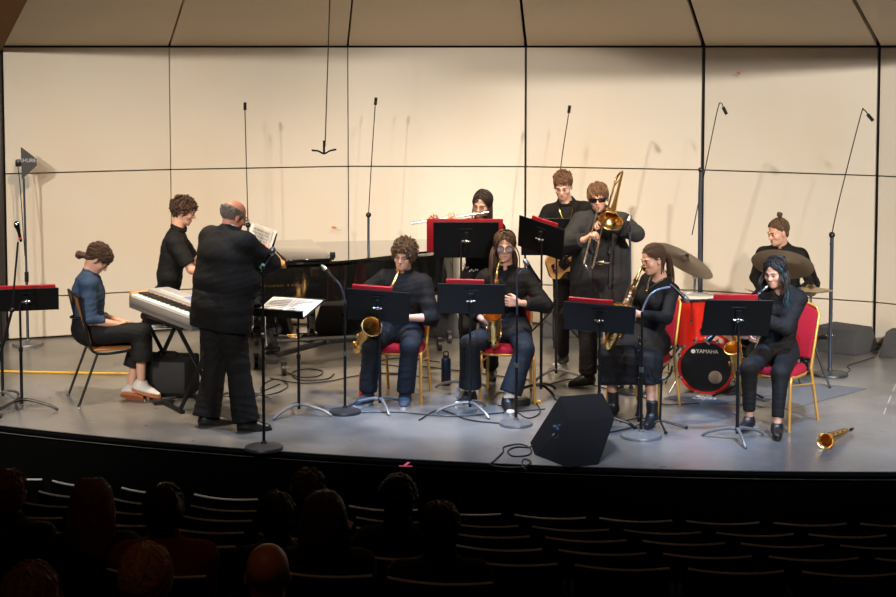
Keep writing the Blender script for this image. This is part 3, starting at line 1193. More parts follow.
# canopy
mb = MB()
back = MB()
CC = V((-.05, 5.9))
for i in range(1, 7):
    a, b = SHP[i], SHP[i + 1]
    def inn(p, t):
        q = (CC - p).normalized()
        return p + q * t
    for (t0, z0, t1, z1) in ((0.02, 2.925, 5.2, 4.35),):
        g = .011 if i < 4 else .022
        d = (b - a).normalized() * g
        q = [a + d, b - d]
        pts = [(inn(q[0], t0), z0), (inn(q[1], t0), z0), (inn(q[1], t1), z1), (inn(q[0], t1), z1)]
        vs = [(p.x, p.y, z) for p, z in pts] + [(p.x, p.y, z + .06) for p, z in pts]
        fs = [(0, 1, 2, 3), (7, 6, 5, 4), (0, 4, 5, 1), (1, 5, 6, 2), (2, 6, 7, 3), (3, 7, 4, 0)]
        mb.add(vs, fs)
        q = [a - d * 2, b + d * 2]
        pts = [(inn(q[0], -.1), z0 + .09), (inn(q[1], -.1), z0 + .09), (inn(q[1], t1), z1 + .09), (inn(q[0], t1), z1 + .09)]
        vs = [(p.x, p.y, z) for p, z in pts] + [(p.x, p.y, z + .03) for p, z in pts]
        back.add(vs, fs)
structure(mb.build('ceiling', M_CANOPY, angle=30))
structure(back.build('ceiling_backing', M_BLACK, angle=30))
# brown end of the neighbouring canopy leaf and the dark post at the open side of the shell
mb = MB()
a = SHP[1]
q = (CC - a).normalized()
o1 = V((-.42, .05))
pts = [(a + V((-.02, 0)), 2.86), (a + q * 5.2 + V((-.03, 0)), 4.30), (a + q * 5.2 + o1, 4.62), (a + o1 * .9, 3.16)]
vs = [(p.x, p.y, z) for p, z in pts] + [(p.x - .02, p.y, z + .05) for p, z in pts]
mb.add(vs, [(0, 1, 2, 3), (7, 6, 5, 4), (0, 4, 5, 1), (1, 5, 6, 2), (2, 6, 7, 3), (3, 7, 4, 0)])
structure(mb.build('trim_2', M_BROWN, angle=30))
mb = MB()
mb.box((a.x - .10, a.y - .02, 1.45), (.17, .10, 2.9), .006)
structure(mb.build('trim_3', mat('dark_post', (0.02, 0.012, 0.009), .5), angle=30))
# black drape wall behind everything
mb = MB()
mb.box((0, 19.3, 3.0), (20, .1, 8.6))
structure(mb.build('wall_drape', M_BLACK))
mb = MB()
mb.box((-8, 8.5, 3.0), (.1, 22, 8.6))
structure(mb.build('wall_left', M_BLACK))
mb = MB()
mb.box((12, 8.5, 3.0), (.1, 22, 8.6))
structure(mb.build('wall_right', M_BLACK))

# ------------------------------------------------------------------ auditorium seats
M_SEATBACK = mat('black_seat_shell', (0.004, 0.004, 0.004), 0.9, spec=.1)
M_SEATGLINT = mat('seat_rim_glint', (0.8, 0.8, 0.8), 0.35, var=.03)  # near-white colour stands in for stage light glinting on the seat tops
M_SEATFAB = mat('dark_seat_fabric', (0.012, 0.010, 0.012), 0.95, bump=.3)


def make_seat():
    root = empty('auditorium_seat')
    tag(root, 'x', 'theatre seat', 'auditorium seats before the stage')
    # the sitter faces +y (the stage); the rim bows towards the rows behind
    w, n = .462, 12
    pts = [(w * (k / n - .5), -.055 * (1 - (2 * k / n - 1) ** 2), 0) for k in range(n + 1)]
    mb = MB()
    poly = [(x, y - .012) for x, y, _ in pts] + [(x, y + .022) for x, y, _ in reversed(pts)]
    mb.prism(poly, -.52, -.004)
    mb.build('backrest', M_SEATBACK, root)
    mb = MB()
    mb.tube([(x, y + .004, -.001) for x, y, _ in pts], .0075, 8)
    mb.build('rim', M_SEATGLINT, root)
    mb = MB()
    mb.box((0, .24, -.42), (.45, .42, .09), .03)
    mb.build('seat', M_SEATFAB, root)
    for sx in (-1, 1):
        mb = MB()
        mb.box((sx * .252, .16, -.50), (.022, .30, .66), .008)
        mb.build('armrest', M_SEATBACK, root)
    return root


def seat_label(r, k):
    rows = ['first row before the stage', 'second row from the stage', 'third row from the stage', 'fourth row from the stage', 'fifth row from the stage']
    return rows[r]


seat0 = make_seat()
first = True
ORD = ['first', 'second', 'third', 'fourth', 'fifth', 'sixth', 'seventh', 'eighth', 'ninth', 'tenth', 'eleventh', 'twelfth', 'thirteenth', 'fourteenth', 'fifteenth', 'sixteenth', 'seventeenth']
for r in range(5):
    rr = ROW_R[r]
    pitch = .552 / rr
    y0 = ROW_Y[r]
    # a seam between two seats seen at these pixels in the photograph's right half
    px_gap = [596.5, 621.0, 640.0, 661.0, 686.0][r]
    Xg = (px_gap - 448) / FPX * y0
    ag = (Xg - ARC_C.x) / rr
    k0 = -22
    vis = []
    for k in range(-22, 22):
        a = ag + (k + .5) * pitch
        x, y = ARC_C.x + rr * math.sin(a), ARC_C.y - rr * math.cos(a)
        if abs(x) > .30 * y + .12:
            continue
        if y > 11.6:
            continue
        vis.append((x, y, a))
    vis.sort()
    for i, (x, y, a) in enumerate(vis):
        lab = 'dark auditorium seat with painted rim glint, %s from the left end of the %s' % (ORD[i], seat_label(r, i).split(' from')[0].split(' before')[0]) 
        o = seat0 if first else copy_tree(seat0)
        first = False
        o.location = (x, y, ROW_Z[r])
        o.rotation_euler = (0, 0, a)
        o['label'] = lab
        o['group'] = 'auditorium seats before the stage'
# ------------------------------------------------------------------ prop materials
M_POLE = mat('black_metal_tube', (0.012, 0.012, 0.013), 0.35, metal=.3, var=.1)
M_POLE_GREY = mat('grey_metal_tube', (0.10, 0.115, 0.16), 0.3, metal=.7, var=.1)
M_CHROME = mat('chrome', (0.62, 0.62, 0.63), 0.16, 1.0, var=.03)
M_STEEL = mat('worn_steel', (0.36, 0.36, 0.37), 0.32, 0.9, var=.15)
M_LEG = mat('grey_stand_leg', (0.25, 0.25, 0.26), 0.45, 0.6, var=.1)
M_CAST = mat('cast_iron_base', (0.055, 0.055, 0.058), 0.38, .5, var=.15, bump=.1)
M_CAST_L = mat('grey_cast_base', (0.20, 0.20, 0.20), 0.42, .5, var=.15, bump=.1)
M_DESK = mat('black_desk_sheet', (0.0045, 0.0045, 0.005), 0.5, spec=.25, var=.1)
M_DESK_BLUE = mat('dark_desk_sheet', (0.0045, 0.006, 0.009), 0.48, spec=.3, var=.1)
M_RED = mat('red_folder', (0.42, 0.010, 0.018), 0.5, var=.08)
M_PAPER = mat('white_paper', (0.80, 0.79, 0.78), 0.7, var=.02)
M_INK = mat('ink', (0.28, 0.28, 0.29), 0.7)
M_BRASS = mat('gold_lacquer_brass', (0.95, 0.60, 0.22), 0.27, 1.0, var=.1, vscale=20)
M_BRASS_D = mat('dark_gold_brass', (0.62, 0.32, 0.08), 0.26, 1.0, var=.1, vscale=20)
M_SILVER = mat('silver_plate', (0.80, 0.79, 0.77), 0.18, 1.0, var=.03)
M_PEARL = mat('pearl', (0.75, 0.72, 0.68), 0.25)
M_EBON = mat('black_ebonite', (0.010, 0.010, 0.012), 0.22)
M_BLUE_PL = mat('blue_cap_plastic', (0.05, 0.16, 0.45), 0.4)
M_RED_VELVET = mat('red_upholstery', (0.30, 0.008, 0.022), 0.85, var=.15, vscale=60, bump=.3, bscale=150, spec=.2)
M_GOLD_FR = mat('gold_painted_frame', (0.62, 0.33, 0.075), 0.35, .45, var=.1)
M_WOOD_PLY = mat('oak_ply', (0.34, 0.135, 0.040), 0.45, var=.35, vscale=9)
M_CARPET_SP = mat('speaker_carpet', (0.009, 0.009, 0.010), 1.0, spec=.08, var=.3, vscale=80, bump=.4, bscale=200)
M_CARPET_GR = mat('grey_speaker_carpet', (0.055, 0.055, 0.058), 0.95, var=.3, vscale=80, bump=.4, bscale=200)
M_GRILLE = mat('black_grille', (0.009, 0.009, 0.010), 0.6, bump=.5, bscale=300)
M_CABLE = mat('black_cable', (0.010, 0.010, 0.010), 0.5)
M_YELLOW = mat('yellow_cable', (0.75, 0.42, 0.02), 0.5)
M_LACQ = mat('piano_lacquer', (0.006, 0.006, 0.006), 0.06, var=.0, spec=.6, coat=1.0)
M_WOOD_T = mat('tan_wood', (0.60, 0.33, 0.13), 0.4, var=.2, vscale=10)
M_DRUM_RED = mat('red_sparkle_shell', (0.62, 0.022, 0.010), 0.25, .25, var=.35, vscale=160, coat=.8)
M_CYM = mat('bronze_cymbal', (0.66, 0.52, 0.32), 0.33, 1.0, var=.25, vscale=6)
M_CYM_D = mat('dark_bronze_cymbal', (0.25, 0.20, 0.155), 0.38, 1.0, var=.3, vscale=6)
M_DRUMHEAD = mat('coated_drumhead', (0.75, 0.73, 0.70), 0.6)
M_DRUMBLK = mat('black_drumhead', (0.008, 0.008, 0.009), 0.3)
M_WHITE = mat('white_print', (0.80, 0.80, 0.80), 0.6, var=0)
M_MAT = mat('grey_drum_mat', (0.120, 0.122, 0.128), 0.9, var=.2, bump=.3)


# ------------------------------------------------------------------ music stands
def music_stand(px, py, cx, cy, label, w=.50, h=.33, tilt=25, yaw=0, legs=M_LEG, desk=M_DESK, folder=None, papers=None, roll=0, leg_a=.4, group='music stands on the stage', leg_l=.27, Y=None):
    """px, py: where it stands; cx, cy: the middle of its desk; yaw turns the reader's side"""
    b = G(px, py)
    zc = P(cx, cy, b.y).z
    dx = P(cx, cy, b.y).x - b.x
    root = empty('music_stand', b, R(yaw), label, 'music stand', group)
    mb = MB()
    mb.cyl((0, 0, .05), (0, 0, zc * .55), .0125).cyl((0, 0, zc * .55), (0, 0, zc - .02), .009)
    mb.cyl((0, 0, zc * .53), (0, 0, zc * .57), .017)
    mb.build('pole', M_POLE, root)
    for k in range(3):
        a = leg_a + k * 2 * PI / 3
        c, s = math.cos(a), math.sin(a)
        mb = MB()
        pts = curve_pts([(c * .012, s * .012, .085), (c * .07, s * .07, .082), (c * leg_l * .75, s * leg_l * .75, .045), (c * leg_l, s * leg_l, .008)], 4)
        mb.tube(pts, [.014] * 4 + [.012] * 8 + [.010], 8)
        mb.build('leg', legs, root)
    T = Matrix.Translation((dx, 0, zc)) @ Matrix.Rotation(R(roll), 4, 'Y') @ Matrix.Rotation(R(tilt), 4, 'X')
    # local x across, z up the desk, reader on +y
    d = MB()
    d.box((0, 0, 0), (w, .004, h), .0, M=T)
    d.box((0, .030, -h / 2), (w, .060, .004), M=T)
    d.box((0, .058, -h / 2 + .008), (w, .004, .016), M=T)
    d.tube([(-w / 2, -.001, h / 2), (w / 2, -.001, h / 2)], .004, 6, M=T)
    d.tube([(-w / 2, -.001, -h / 2), (-w / 2, -.001, h / 2)], .0035, 6, M=T)
    d.tube([(w / 2, -.001, -h / 2), (w / 2, -.001, h / 2)], .0035, 6, M=T)
    dk = d.build('desk', desk, root)
    k_ = MB()
    k_.box((0, -.012, -.02), (.035, .02, h * .62), .004, M=T)
    k_.box((0, -.008, h * .30), (.11, .008, .02), .003, M=T)
    k_.build('stiffener', desk, dk)
    k_ = MB()
    k_.cyl((-.035, -.028, 0), (.035, -.028, 0), .009, M=T).ball((0, -.03, 0), .017, M=T)
    k_.build('tilt_clamp', M_CHROME, root)
    Tw = Matrix.Translation(b) @ Matrix.Rotation(R(yaw), 4, 'Z') @ T
    if folder:
        fw, fh, off, lab = folder
        f = MB()
        f.box((off[0], .010, off[1]), (fw, .006, fh), .002, M=Tw)
        f.box((off[0], .018, off[1] + .002), (fw * .98, .004, fh * .98), M=Tw)
        fo = f.build('music_folder', M_RED, None)
        tag(fo, lab, 'folder', 'red music folders')
        p_ = MB()
        p_.box((off[0], .023, off[1] - .01), (fw * .9, .003, fh * .88), M=Tw)
        p_.build('pages', M_PAPER, fo)
    if papers:
        pw, ph, off, lab, n = papers
        f = MB()
        for k in range(n):
            f.box((off[0] + (k - (n - 1) / 2) * pw * 1.01, .006 + .002 * k, off[1]), (pw, .002, ph), rot=Matrix.Rotation(R((k - .5) * 1.5), 4, 'Y'), M=Tw)
        fo = f.build('sheet_music', M_PAPER, None)
        tag(fo, lab, 'sheet music')
        ink = MB()
        for k in range(n):
            for r_ in range(9):
                for q in range(5):
                    ink.box((off[0] + (k - (n - 1) / 2) * pw * 1.01, .0085 + .002 * k, off[1] + ph * (.42 - r_ * .1) - q * .0035), (pw * .84, .0006, .0007), M=Tw)
                rg = random.Random(r_ * 7 + k)
                for q in range(14):
                    ink.box((off[0] + (k - (n - 1) / 2) * pw * 1.01 + rg.uniform(-.4, .4) * pw, .0088 + .002 * k, off[1] + ph * (.42 - r_ * .1) - rg.uniform(0, .014)), (.004, .0006, .005), M=Tw)
        ink.build('printed_notes', M_INK, fo)
    return root


music_stand(22, 410, 26, 300, 'black music stand beside the antenna pole, red folder on top', w=.50, h=.20, tilt=22, yaw=14, legs=M_POLE, leg_a=-.35, leg_l=.30,
            folder=(.46, .18, (0, .035), 'red folder on the black stand beside the antenna pole'))
music_stand(3, 402, -4, 299, 'music stand with grey legs cut by the edge of the view', w=.46, h=.20, tilt=22, yaw=10, legs=M_LEG, leg_a=-.9, leg_l=.28)
music_stand(240, 403, 247, 254, 'conductor music stand standing before the conductor, hidden by his back', w=.5, h=.34, tilt=28, yaw=-142 + 180, legs=M_LEG, leg_a=-.2)
music_stand(299, 415, 309, 308, 'music stand with its flat desk holding white open sheet music', w=.46, h=.40, tilt=76, yaw=158, legs=M_LEG, leg_a=1.2,
            papers=(.22, .33, (0, 0), 'white open sheet music on the flat stand beside the conductor', 2))
music_stand(380, 409, 378, 306, 'music stand before the curly haired saxophonist', w=.50, h=.30, tilt=27, yaw=-3, roll=4, desk=M_DESK,
            folder=(.32, .26, (-.05, .055), 'red folder on the stand before the curly haired saxophonist'), leg_a=-1.2)
music_stand(470, 413, 471, 299, 'music stand before the long haired saxophonist in glasses', w=.53, h=.28, tilt=25, yaw=0, roll=1, desk=M_DESK_BLUE,
            folder=(.30, .24, (-.05, .055), 'red folder on the stand before the long haired saxophonist'), leg_a=-1.0)
music_stand(461, 392, 466, 240, 'tall music stand before the flute player', w=.54, h=.32, tilt=16, yaw=0, desk=M_DESK, legs=M_LEG,
            folder=(.64, .30, (-.01, .035), 'wide open red folder on the stand before the flute player'))
music_stand(541, 395, 541, 238, 'tall tilted music stand before the bass guitarist', w=.42, h=.30, tilt=22, yaw=-28, roll=14, desk=M_DESK, legs=M_POLE, leg_l=.25, leg_a=-.6,
            folder=(.24, .27, (.02, .045), 'red folder on the tilted stand before the bass guitarist'))
music_stand(556, 379, 552, 237, 'wide music stand just behind the tilted stand by the bassist', w=.53, h=.34, tilt=14, yaw=-2, desk=M_DESK, legs=M_LEG, leg_a=-.3)
music_stand(599, 427, 599, 318, 'music stand before the ponytailed saxophonist', w=.54, h=.27, tilt=30, yaw=-6, roll=4, desk=M_DESK_BLUE, legs=M_POLE,
            folder=(.34, .24, (-.07, .05), 'red folder on the stand before the ponytailed saxophonist'), leg_a=.0)
music_stand(737, 440, 737, 318, 'music stand before the clarinet player in black', w=.50, h=.31, tilt=24, yaw=3, roll=1, desk=M_DESK, leg_a=-.52 - 1.05,
            folder=(.33, .28, (-.03, .055), 'red folder on the stand before the clarinet player'))


# ------------------------------------------------------------------ microphones and their stands
def disc_base(root, m, r=.125):
    mb = MB()
    mb.lathe([(r, 0), (r, .012), (r * .96, .022), (r * .6, .034), (.022, .042), (.018, .06)], 40)
    mb.build('base', m, root)


def mic_head(parent, p, d, L=.16, m=M_EBON, ball=M_STEEL, r=.024, name='microphone', ring=None):
    """body with a mesh ball, pointing along d"""
    M = zframe(p, d)
    mb = MB()
    mb.lathe([(.008, -L), (.0105, -L + .01), (.014, -.03), (.019, 0)], 16, M=M)
    o = mb.build(name, m, parent)
    b = MB()
    b.lathe([(.019, 0), (r, .010), (r * 1.04, .024), (r * .85, .045), (r * .4, .055), (0, .057)], 18, M=M)
    b.build('grille_ball', ball, o)
    if ring:
        q = MB()
        q.lathe([(.0135, -L * .82), (.0145, -L * .8), (.0145, -L * .72), (.0135, -L * .7)], 16, M=M)
        q.build('colour_ring', ring, o)
    return o


# hand-held microphone on a straight stand beside the conductor
b = G(264, 449)
r = empty('microphone_stand', b, 0, 'black straight microphone stand with round base at the stage edge by the conductor', 'microphone stand')
disc_base(r, M_CAST, .14)
zt = P(265, 266, b.y).z
MB().cyl((0, 0, .04), (0, 0, zt * .62), .0115).cyl((0, 0, zt * .6), (.004, 0, zt), .008).build('pole', M_POLE, r)
MB().cyl((0, 0, zt * .585), (0, 0, zt * .63), .016).build('clutch', M_POLE, r)
MB().box((.0, -.012, P(265, 335, b.y).z), (.018, .003, .034)).build('white_tag', M_WHITE, r)
p0, p1 = P(259, 272, b.y) - b, P(271, 253, b.y) - b
m_ = mic_head(r, p1 + V((0, -.03, 0)), (p1 - p0) + V((0, -.05, 0)), .17, ring=mat('green_ring', (.08, .5, .12), .5))
MB().cyl(p1 * .4 + p0 * .6 + V((0, -.02, 0)), V((.004, 0, zt - .01)), .014).build('mic_clip', M_POLE, r)

# gooseneck microphones
def goose_stand(px, py, pts, label, base=M_CAST, pole=M_POLE, top=None, mic=None, br=.125, goose=M_POLE_GREY, disc=True, mr=.02, name='microphone_stand', cat='microphone stand'):
    b = G(px, py)
    r = empty(name, b, 0, label, cat)
    if disc:
        disc_base(r, base, br)
    t = P(top[0], top[1], b.y) - b
    MB().cyl((0, 0, .04), t * .55, .0115).cyl(t * .53, t, .0095).build('pole', pole, r)
    MB().cyl(t * .52, t * .56, .016).build('clutch', M_STEEL, r)
    q = [t] + [P(x, y, b.y + dy) - b for x, y, dy in pts]
    MB().tube(curve_pts(q, 6), .007, 8).build('gooseneck', goose, r)
    if mic:
        (x0, y0, d0), (x1, y1, d1) = mic
        a0, a1 = P(x0, y0, b.y + d0) - b, P(x1, y1, b.y + d1) - b
        mic_head(r, a1, a1 - a0, (a1 - a0).length, r=mr)
    return r


goose_stand(345, 413, [(344, 296, 0), (340, 285, 0), (333, 277, .02)], 'microphone stand with heavy round base and bent neck beside the curly haired saxophonist', top=(345, 303), mic=((336, 281, .0), (326, 270, .03)), mr=.017, br=.13)
goose_stand(516, 425, [(517, 296, 0), (517, 279, 0), (521, 271, 0), (527, 271, .03)], 'microphone stand with looped neck before the long haired saxophonist', base=M_CAST_L, top=(517, 314), mic=((541, 283, .05), (528, 265, .05)), br=.13)
goose_stand(641, 437, [(645, 304, 0), (651, 294, 0), (660, 289, .03), (670, 287, .06)], 'microphone stand with pale bent neck before the ponytailed saxophonist', base=M_CAST_L, top=(642, 312), mic=((670, 284, .06), (684, 297, .06)), br=.155, goose=mat('pale_gooseneck', (.40, .45, .62), .3, .6))
goose_stand(631, 393, [(630, 226, 0), (627, 224, 0)], 'straight grey microphone stand before the trombonist', top=(630, 232), mic=((620, 236, -.03), (628, 221, 0)), pole=M_POLE_GREY, goose=M_POLE, mr=.016)
# leaning boom on the left with a red ringed vocal microphone
b = G(-14, 418)
r = empty('microphone_stand', b, 0, 'leaning boom microphone stand with red ringed microphone at the left edge', 'microphone stand')
t1, t2 = P(12, 310, b.y) - b, P(18, 242, b.y) - b
disc_base(r, M_CAST)
MB().cyl((0, 0, .04), t1, .011).cyl(t1, t2, .008).build('pole', M_POLE, r)
MB().ball(t1, .022).build('clutch', M_POLE, r)
mic_head(r, P(18, 228, b.y) - b, V((-.02, 0, .1)), .11, ring=mat('red_ring', (.6, .03, .02), .5), ball=M_CHROME)
# antenna paddle on a stand by the shell
b = G(28, 345)
r = empty('antenna_stand', b, 0, 'wireless antenna paddle on a round based stand by the shell wall', 'antenna')
disc_base(r, M_CAST_L, .15)
zt = P(26, 178, b.y).z
MB().cyl((0, 0, .04), (0, 0, zt * .42), .014).cyl((0, 0, zt * .4), (-.01, 0, zt), .011).build('pole', M_POLE_GREY, r)
MB().cyl((0, 0, zt * .38), (0, 0, zt * .44), .02).build('clutch', M_POLE, r)
c = P(26, 161, b.y) - b
q = [P(x, y, b.y) - b for x, y in ((21, 147), (36.5, 159), (36.5, 166), (22, 179))]
MB().prism([(p.x, p.z) for p in q], -.012, .012, M=Matrix.Rotation(PI / 2, 4, 'X')).build('paddle', mat('antenna_black', (.03, .028, .026), .5), r)
MB().box(P(18.5, 163, b.y) - b, (.05, .06, .07), .01).build('amplifier_box', M_POLE, r)
text_obj('SHURE', 'lettering', mat('grey_print', (.45, .45, .45), .6), r, Matrix.Translation(P(28.5, 160.5, b.y) - b + V((0, -.014, 0))) @ Matrix.Rotation(PI / 2, 4, 'X'), .05)
MB().tube(curve_pts([P(18, 167, b.y) - b, P(20, 185, b.y) - b, P(24, 230, b.y) - b + V((0, -.03, 0)), P(25, 256, b.y) - b]), .005, 6).build('cable', M_CABLE, r)


# tall overhead boom stands
def tall_boom(px, Y, pole, boom, label, thick=.014, micp=None, base=None, hook=True):
    """pole, boom: lists of pixels at depth Y"""
    b = V((P(px, 300, Y).x, Y, 0))
    r = empty('overhead_microphone_stand', b, 0, label, 'microphone stand', 'tall overhead microphone stands')
    if base:
        disc_base(r, base, .16)
    else:
        for k in range(3):
            a = .5 + k * 2 * PI / 3
            MB().cyl((math.cos(a) * .015, math.sin(a) * .015, .32), (math.cos(a) * .32, math.sin(a) * .32, .01), .010).build('leg', M_POLE, r)
    q = [V((0, 0, .03))] + [P(x, y, Y) - b for x, y in pole]
    MB().tube(q, thick, 10).build('pole', M_POLE_GREY, r)
    MB().ball(q[-1], .028).build('clutch', M_POLE, r)
    q2 = [P(x, y, Y) - b for x, y in boom]
    MB().tube(curve_pts(q2, 6), .0048, 8).build('boom', M_POLE, r)
    d = (q2[-1] - q2[-2]).normalized()
    MB().cyl(q2[-1] - d * .02, q2[-1] + d * .055, .016, seg=12).build('microphone', M_EBON, r)
    return r


tall_boom(249, 15.75, [(248, 225)], [(248, 225), (246, 150), (245, 112), (245, 108)], 'tall thin boom stand rising behind the conductor', .011)
tall_boom(368, 15.95, [(368.5, 215), ], [(368.5, 215), (371, 170), (375, 108), (375.5, 103)], 'tall boom stand rising behind the grand piano lid', .013)
tall_boom(553, 15.6, [(556, 255)], [(556, 255), (560, 175), (568, 118), (569, 111)], 'tall boom stand rising behind the bass guitarist', .011)
tall_boom(700, 14.9, [(700, 195), (701, 170)], [(692, 235), (703, 180), (717, 112), (721, 103), (724, 109)], 'tall boom stand hooked above the drum kit', .019)
tall_boom(831, 14.05, [(832, 235)], [(830, 245), (838, 205), (860, 118), (864, 110), (869, 116)], 'tall boom stand hooked above beside the drummer', .017, base=M_CAST)

# hanging choir microphone
p = P(324, 151, 13.6)
r = empty('hanging_microphone', p, 0, 'small black microphone pair hanging on a thin cord from above', 'microphone')
top = P(331, -40, 13.6) - p
MB().tube([top, V((.01, 0, .05)), V((0, 0, .0))], .0055, 6).build('cord', M_CABLE, r)
MB().tube(curve_pts([(-.105, 0, .006), (-.05, 0, .0), (0, 0, -.022), (.05, 0, .002), (.105, 0, .014)], 5), .008, 8).build('bracket', M_EBON, r)
MB().cyl((0, 0, -.02), (0, 0, .09), .010).build('capsule', M_EBON, r)


# ------------------------------------------------------------------ chairs
def banquet_chair():
    root = empty('banquet_chair')
    tag(root, 'x', 'chair', 'red and gold banquet chairs')
    # sitter faces +y ; seat top .46
    poly = []
    for k in range(32):
        a = 2 * PI * k / 32
        c, s = math.cos(a), math.sin(a)
        e = .55
        x, y = math.copysign(abs(c) ** e, c) * .205, math.copysign(abs(s) ** e, s) * .205
        x *= 1 + .12 * (y / .205)
        poly.append((x, y + .02))
    mb = MB()
    lay = [(.90, .405), (1.0, .415), (1.0, .44), (.93, .462), (.6, .470)]
    n = len(poly)
    vs, fs = [], []
    for sc_, z in lay:
        vs += [(x * sc_, .02 + (y - .02) * sc_, z) for x, y in poly]
    for i in range(len(lay) - 1):
        fs += [(i * n + k, i * n + (k + 1) % n, (i + 1) * n + (k + 1) % n, (i + 1) * n + k) for k in range(n)]
    fs += [tuple(reversed(range(n))), tuple(range((len(lay) - 1) * n, len(lay) * n))]
    mb.add(vs, fs)
    mb.build('seat', M_RED_VELVET, root, angle=60)
    fr = MB()
    pts = [(x * .97, .02 + (y - .02) * .97, .402) for x, y in poly]
    fr.tube(pts, .011, 8, closed=True)
    fr.build('seat_frame', M_GOLD_FR, root)
    # back: padded panel with a domed top, leaning back
    def bk(x, z):
        return V((x, -.185 - (z - .44) * .20, z))
    out = []
    for k in range(-8, 9):
        t = k / 8
        out.append((t * .185, .86 + .055 * math.cos(t * PI / 2) ** .8))
    shape = [(-.165, .50), (.165, .50)] + [(x, z) for x, z in reversed(out)]
    vs = []
    for off, sc_ in ((-.022, .94), (-.018, 1.0), (.012, 1.0), (.026, .90)):
        for x, z in shape:
            q = bk(x * sc_, .70 + (z - .70) * sc_)
            vs.append(q + V((0, off, 0)))
    n = len(shape)
    fs = []
    for i in range(3):
        fs += [(i * n + k, i * n + (k + 1) % n, (i + 1) * n + (k + 1) % n, (i + 1) * n + k) for k in range(n)]
    fs += [tuple(reversed(range(n))), tuple(range(3 * n, 4 * n))]
    MB().add(vs, fs).build('backrest', M_RED_VELVET, root, angle=50)
    rim = [bk(-.175, .42), bk(-.180, .52), bk(-.195, .84)] + [bk(x * 1.06, z + .012) for x, z in out[1:-1]] + [bk(.195, .84), bk(.180, .52), bk(.175, .42)]
    MB().tube(rim, .0125, 10).build('back_frame', M_GOLD_FR, root)
    for sx in (-1, 1):
        MB().tube([bk(sx * .175, .43), V((sx * .178, -.20, .36)), V((sx * .185, -.295, .0))], .0125, 10).build('leg', M_GOLD_FR, root)
        MB().tube(curve_pts([V((sx * .19, .02, .405)), V((sx * .205, .15, .405)), V((sx * .215, .205, .36)), V((sx * .225, .235, .0))], 5), .0125, 10).build('leg', M_GOLD_FR, root)
        MB().tube([V((sx * .205, .16, .345)), V((sx * .182, -.215, .30))], .007, 8).build('stretcher', M_GOLD_FR, root)
    return root


bc = banquet_chair()
first_bc = True


def place_bc(x, y, yaw, label):
    """yaw: where the sitter faces, degrees from +x"""
    global first_bc
    o = bc if first_bc else copy_tree(bc)
    first_bc = False
    o.location = (x, y, 0)
    o.rotation_euler = (0, 0, R(yaw - 90))
    o['label'] = label


def stack_chair(x, y, yaw, label):
    root = empty('stacking_chair', (x, y, 0), R(yaw - 90), label, 'chair')
    mb = MB()
    mb.box((0, .02, .445), (.42, .42, .020), .009)
    mb.build('seat', M_WOOD_PLY, root)
    T = Matrix.Translation((0, -.235, .69)) @ Matrix.Rotation(R(13), 4, 'X')
    MB().box((0, 0, 0), (.40, .020, .40), .009, M=T).build('backrest', M_WOOD_PLY, root)
    for sx in (-1, 1):
        x_ = sx * .215
        MB().tube(curve_pts([(x_, -.285, .90), (x_, -.235, .66), (x_, -.205, .50), (x_, -.15, .425), (x_, .0, .415), (x_, .17, .43)], 4), .011, 8).build('side_rail', M_POLE, root)
        MB().tube([(x_, -.14, .42), (x_ * 1.05, -.30, .0)], .011, 8).build('leg', M_POLE, root)
        MB().tube(curve_pts([(x_, -.02, .415), (x_, .14, .425), (x_, .20, .40), (x_ * 1.05, .24, .0)], 4), .011, 8).build('leg', M_POLE, root)
        MB().cyl((x_ * 1.05, -.30, 0), (x_ * 1.045, -.295, .02), .014).build('glide', M_CHROME, root)
        MB().cyl((x_ * 1.05, .24, 0), (x_ * 1.05, .24, .02), .014).build('glide', M_CHROME, root)
    MB().tube([(-.2, -.14, .418), (.2, -.14, .418)], .009, 8).build('crossbar', M_POLE, root)
    MB().box((0, -.287, .895), (.425, .022, .02), .006).build('top_bar', M_POLE, root)
    return root


# ------------------------------------------------------------------ loudspeakers
def wedge(profile, width, M, name, label, m, grille=True, handle=False, group=None, port=None, depth_axis=True):
    """profile: side outline (y forward, z up) pushed along x"""
    root = empty(name, (0, 0, 0), 0, label, 'loudspeaker', group)
    root.matrix_world = M
    w = width / 2
    mb = MB()
    T = Matrix(((0, 0, 1, 0), (1, 0, 0, 0), (0, 1, 0, 0), (0, 0, 0, 1)))
    mb.prism(profile, -w, w, M=T)
    bm = bmesh.new()
    me = bpy.data.meshes.new('cabinet')
    me.from_pydata([tuple(v) for v in mb.v], [], mb.f)
    bm.from_mesh(me)
    bmesh.ops.recalc_face_normals(bm, faces=bm.faces)
    bmesh.ops.bevel(bm, geom=list(bm.edges), offset=.012, segments=2, profile=.5, affect='EDGES')
    bm.to_mesh(me)
    bm.free()
    me.materials.append(m)
    me.shade_smooth()
    me.set_sharp_from_angle(angle=R(40))
    c = bpy.data.objects.new('cabinet', me)
    COL.objects.link(c)
    c.parent = root
    return root


# front monitor wedge lying with its grille turned upstage
def facet(root, M, w, h, m, name='grille', t=.008):
    MB().box((0, 0, 0), (w, h, t), .003, M=M).build(name, m, root)


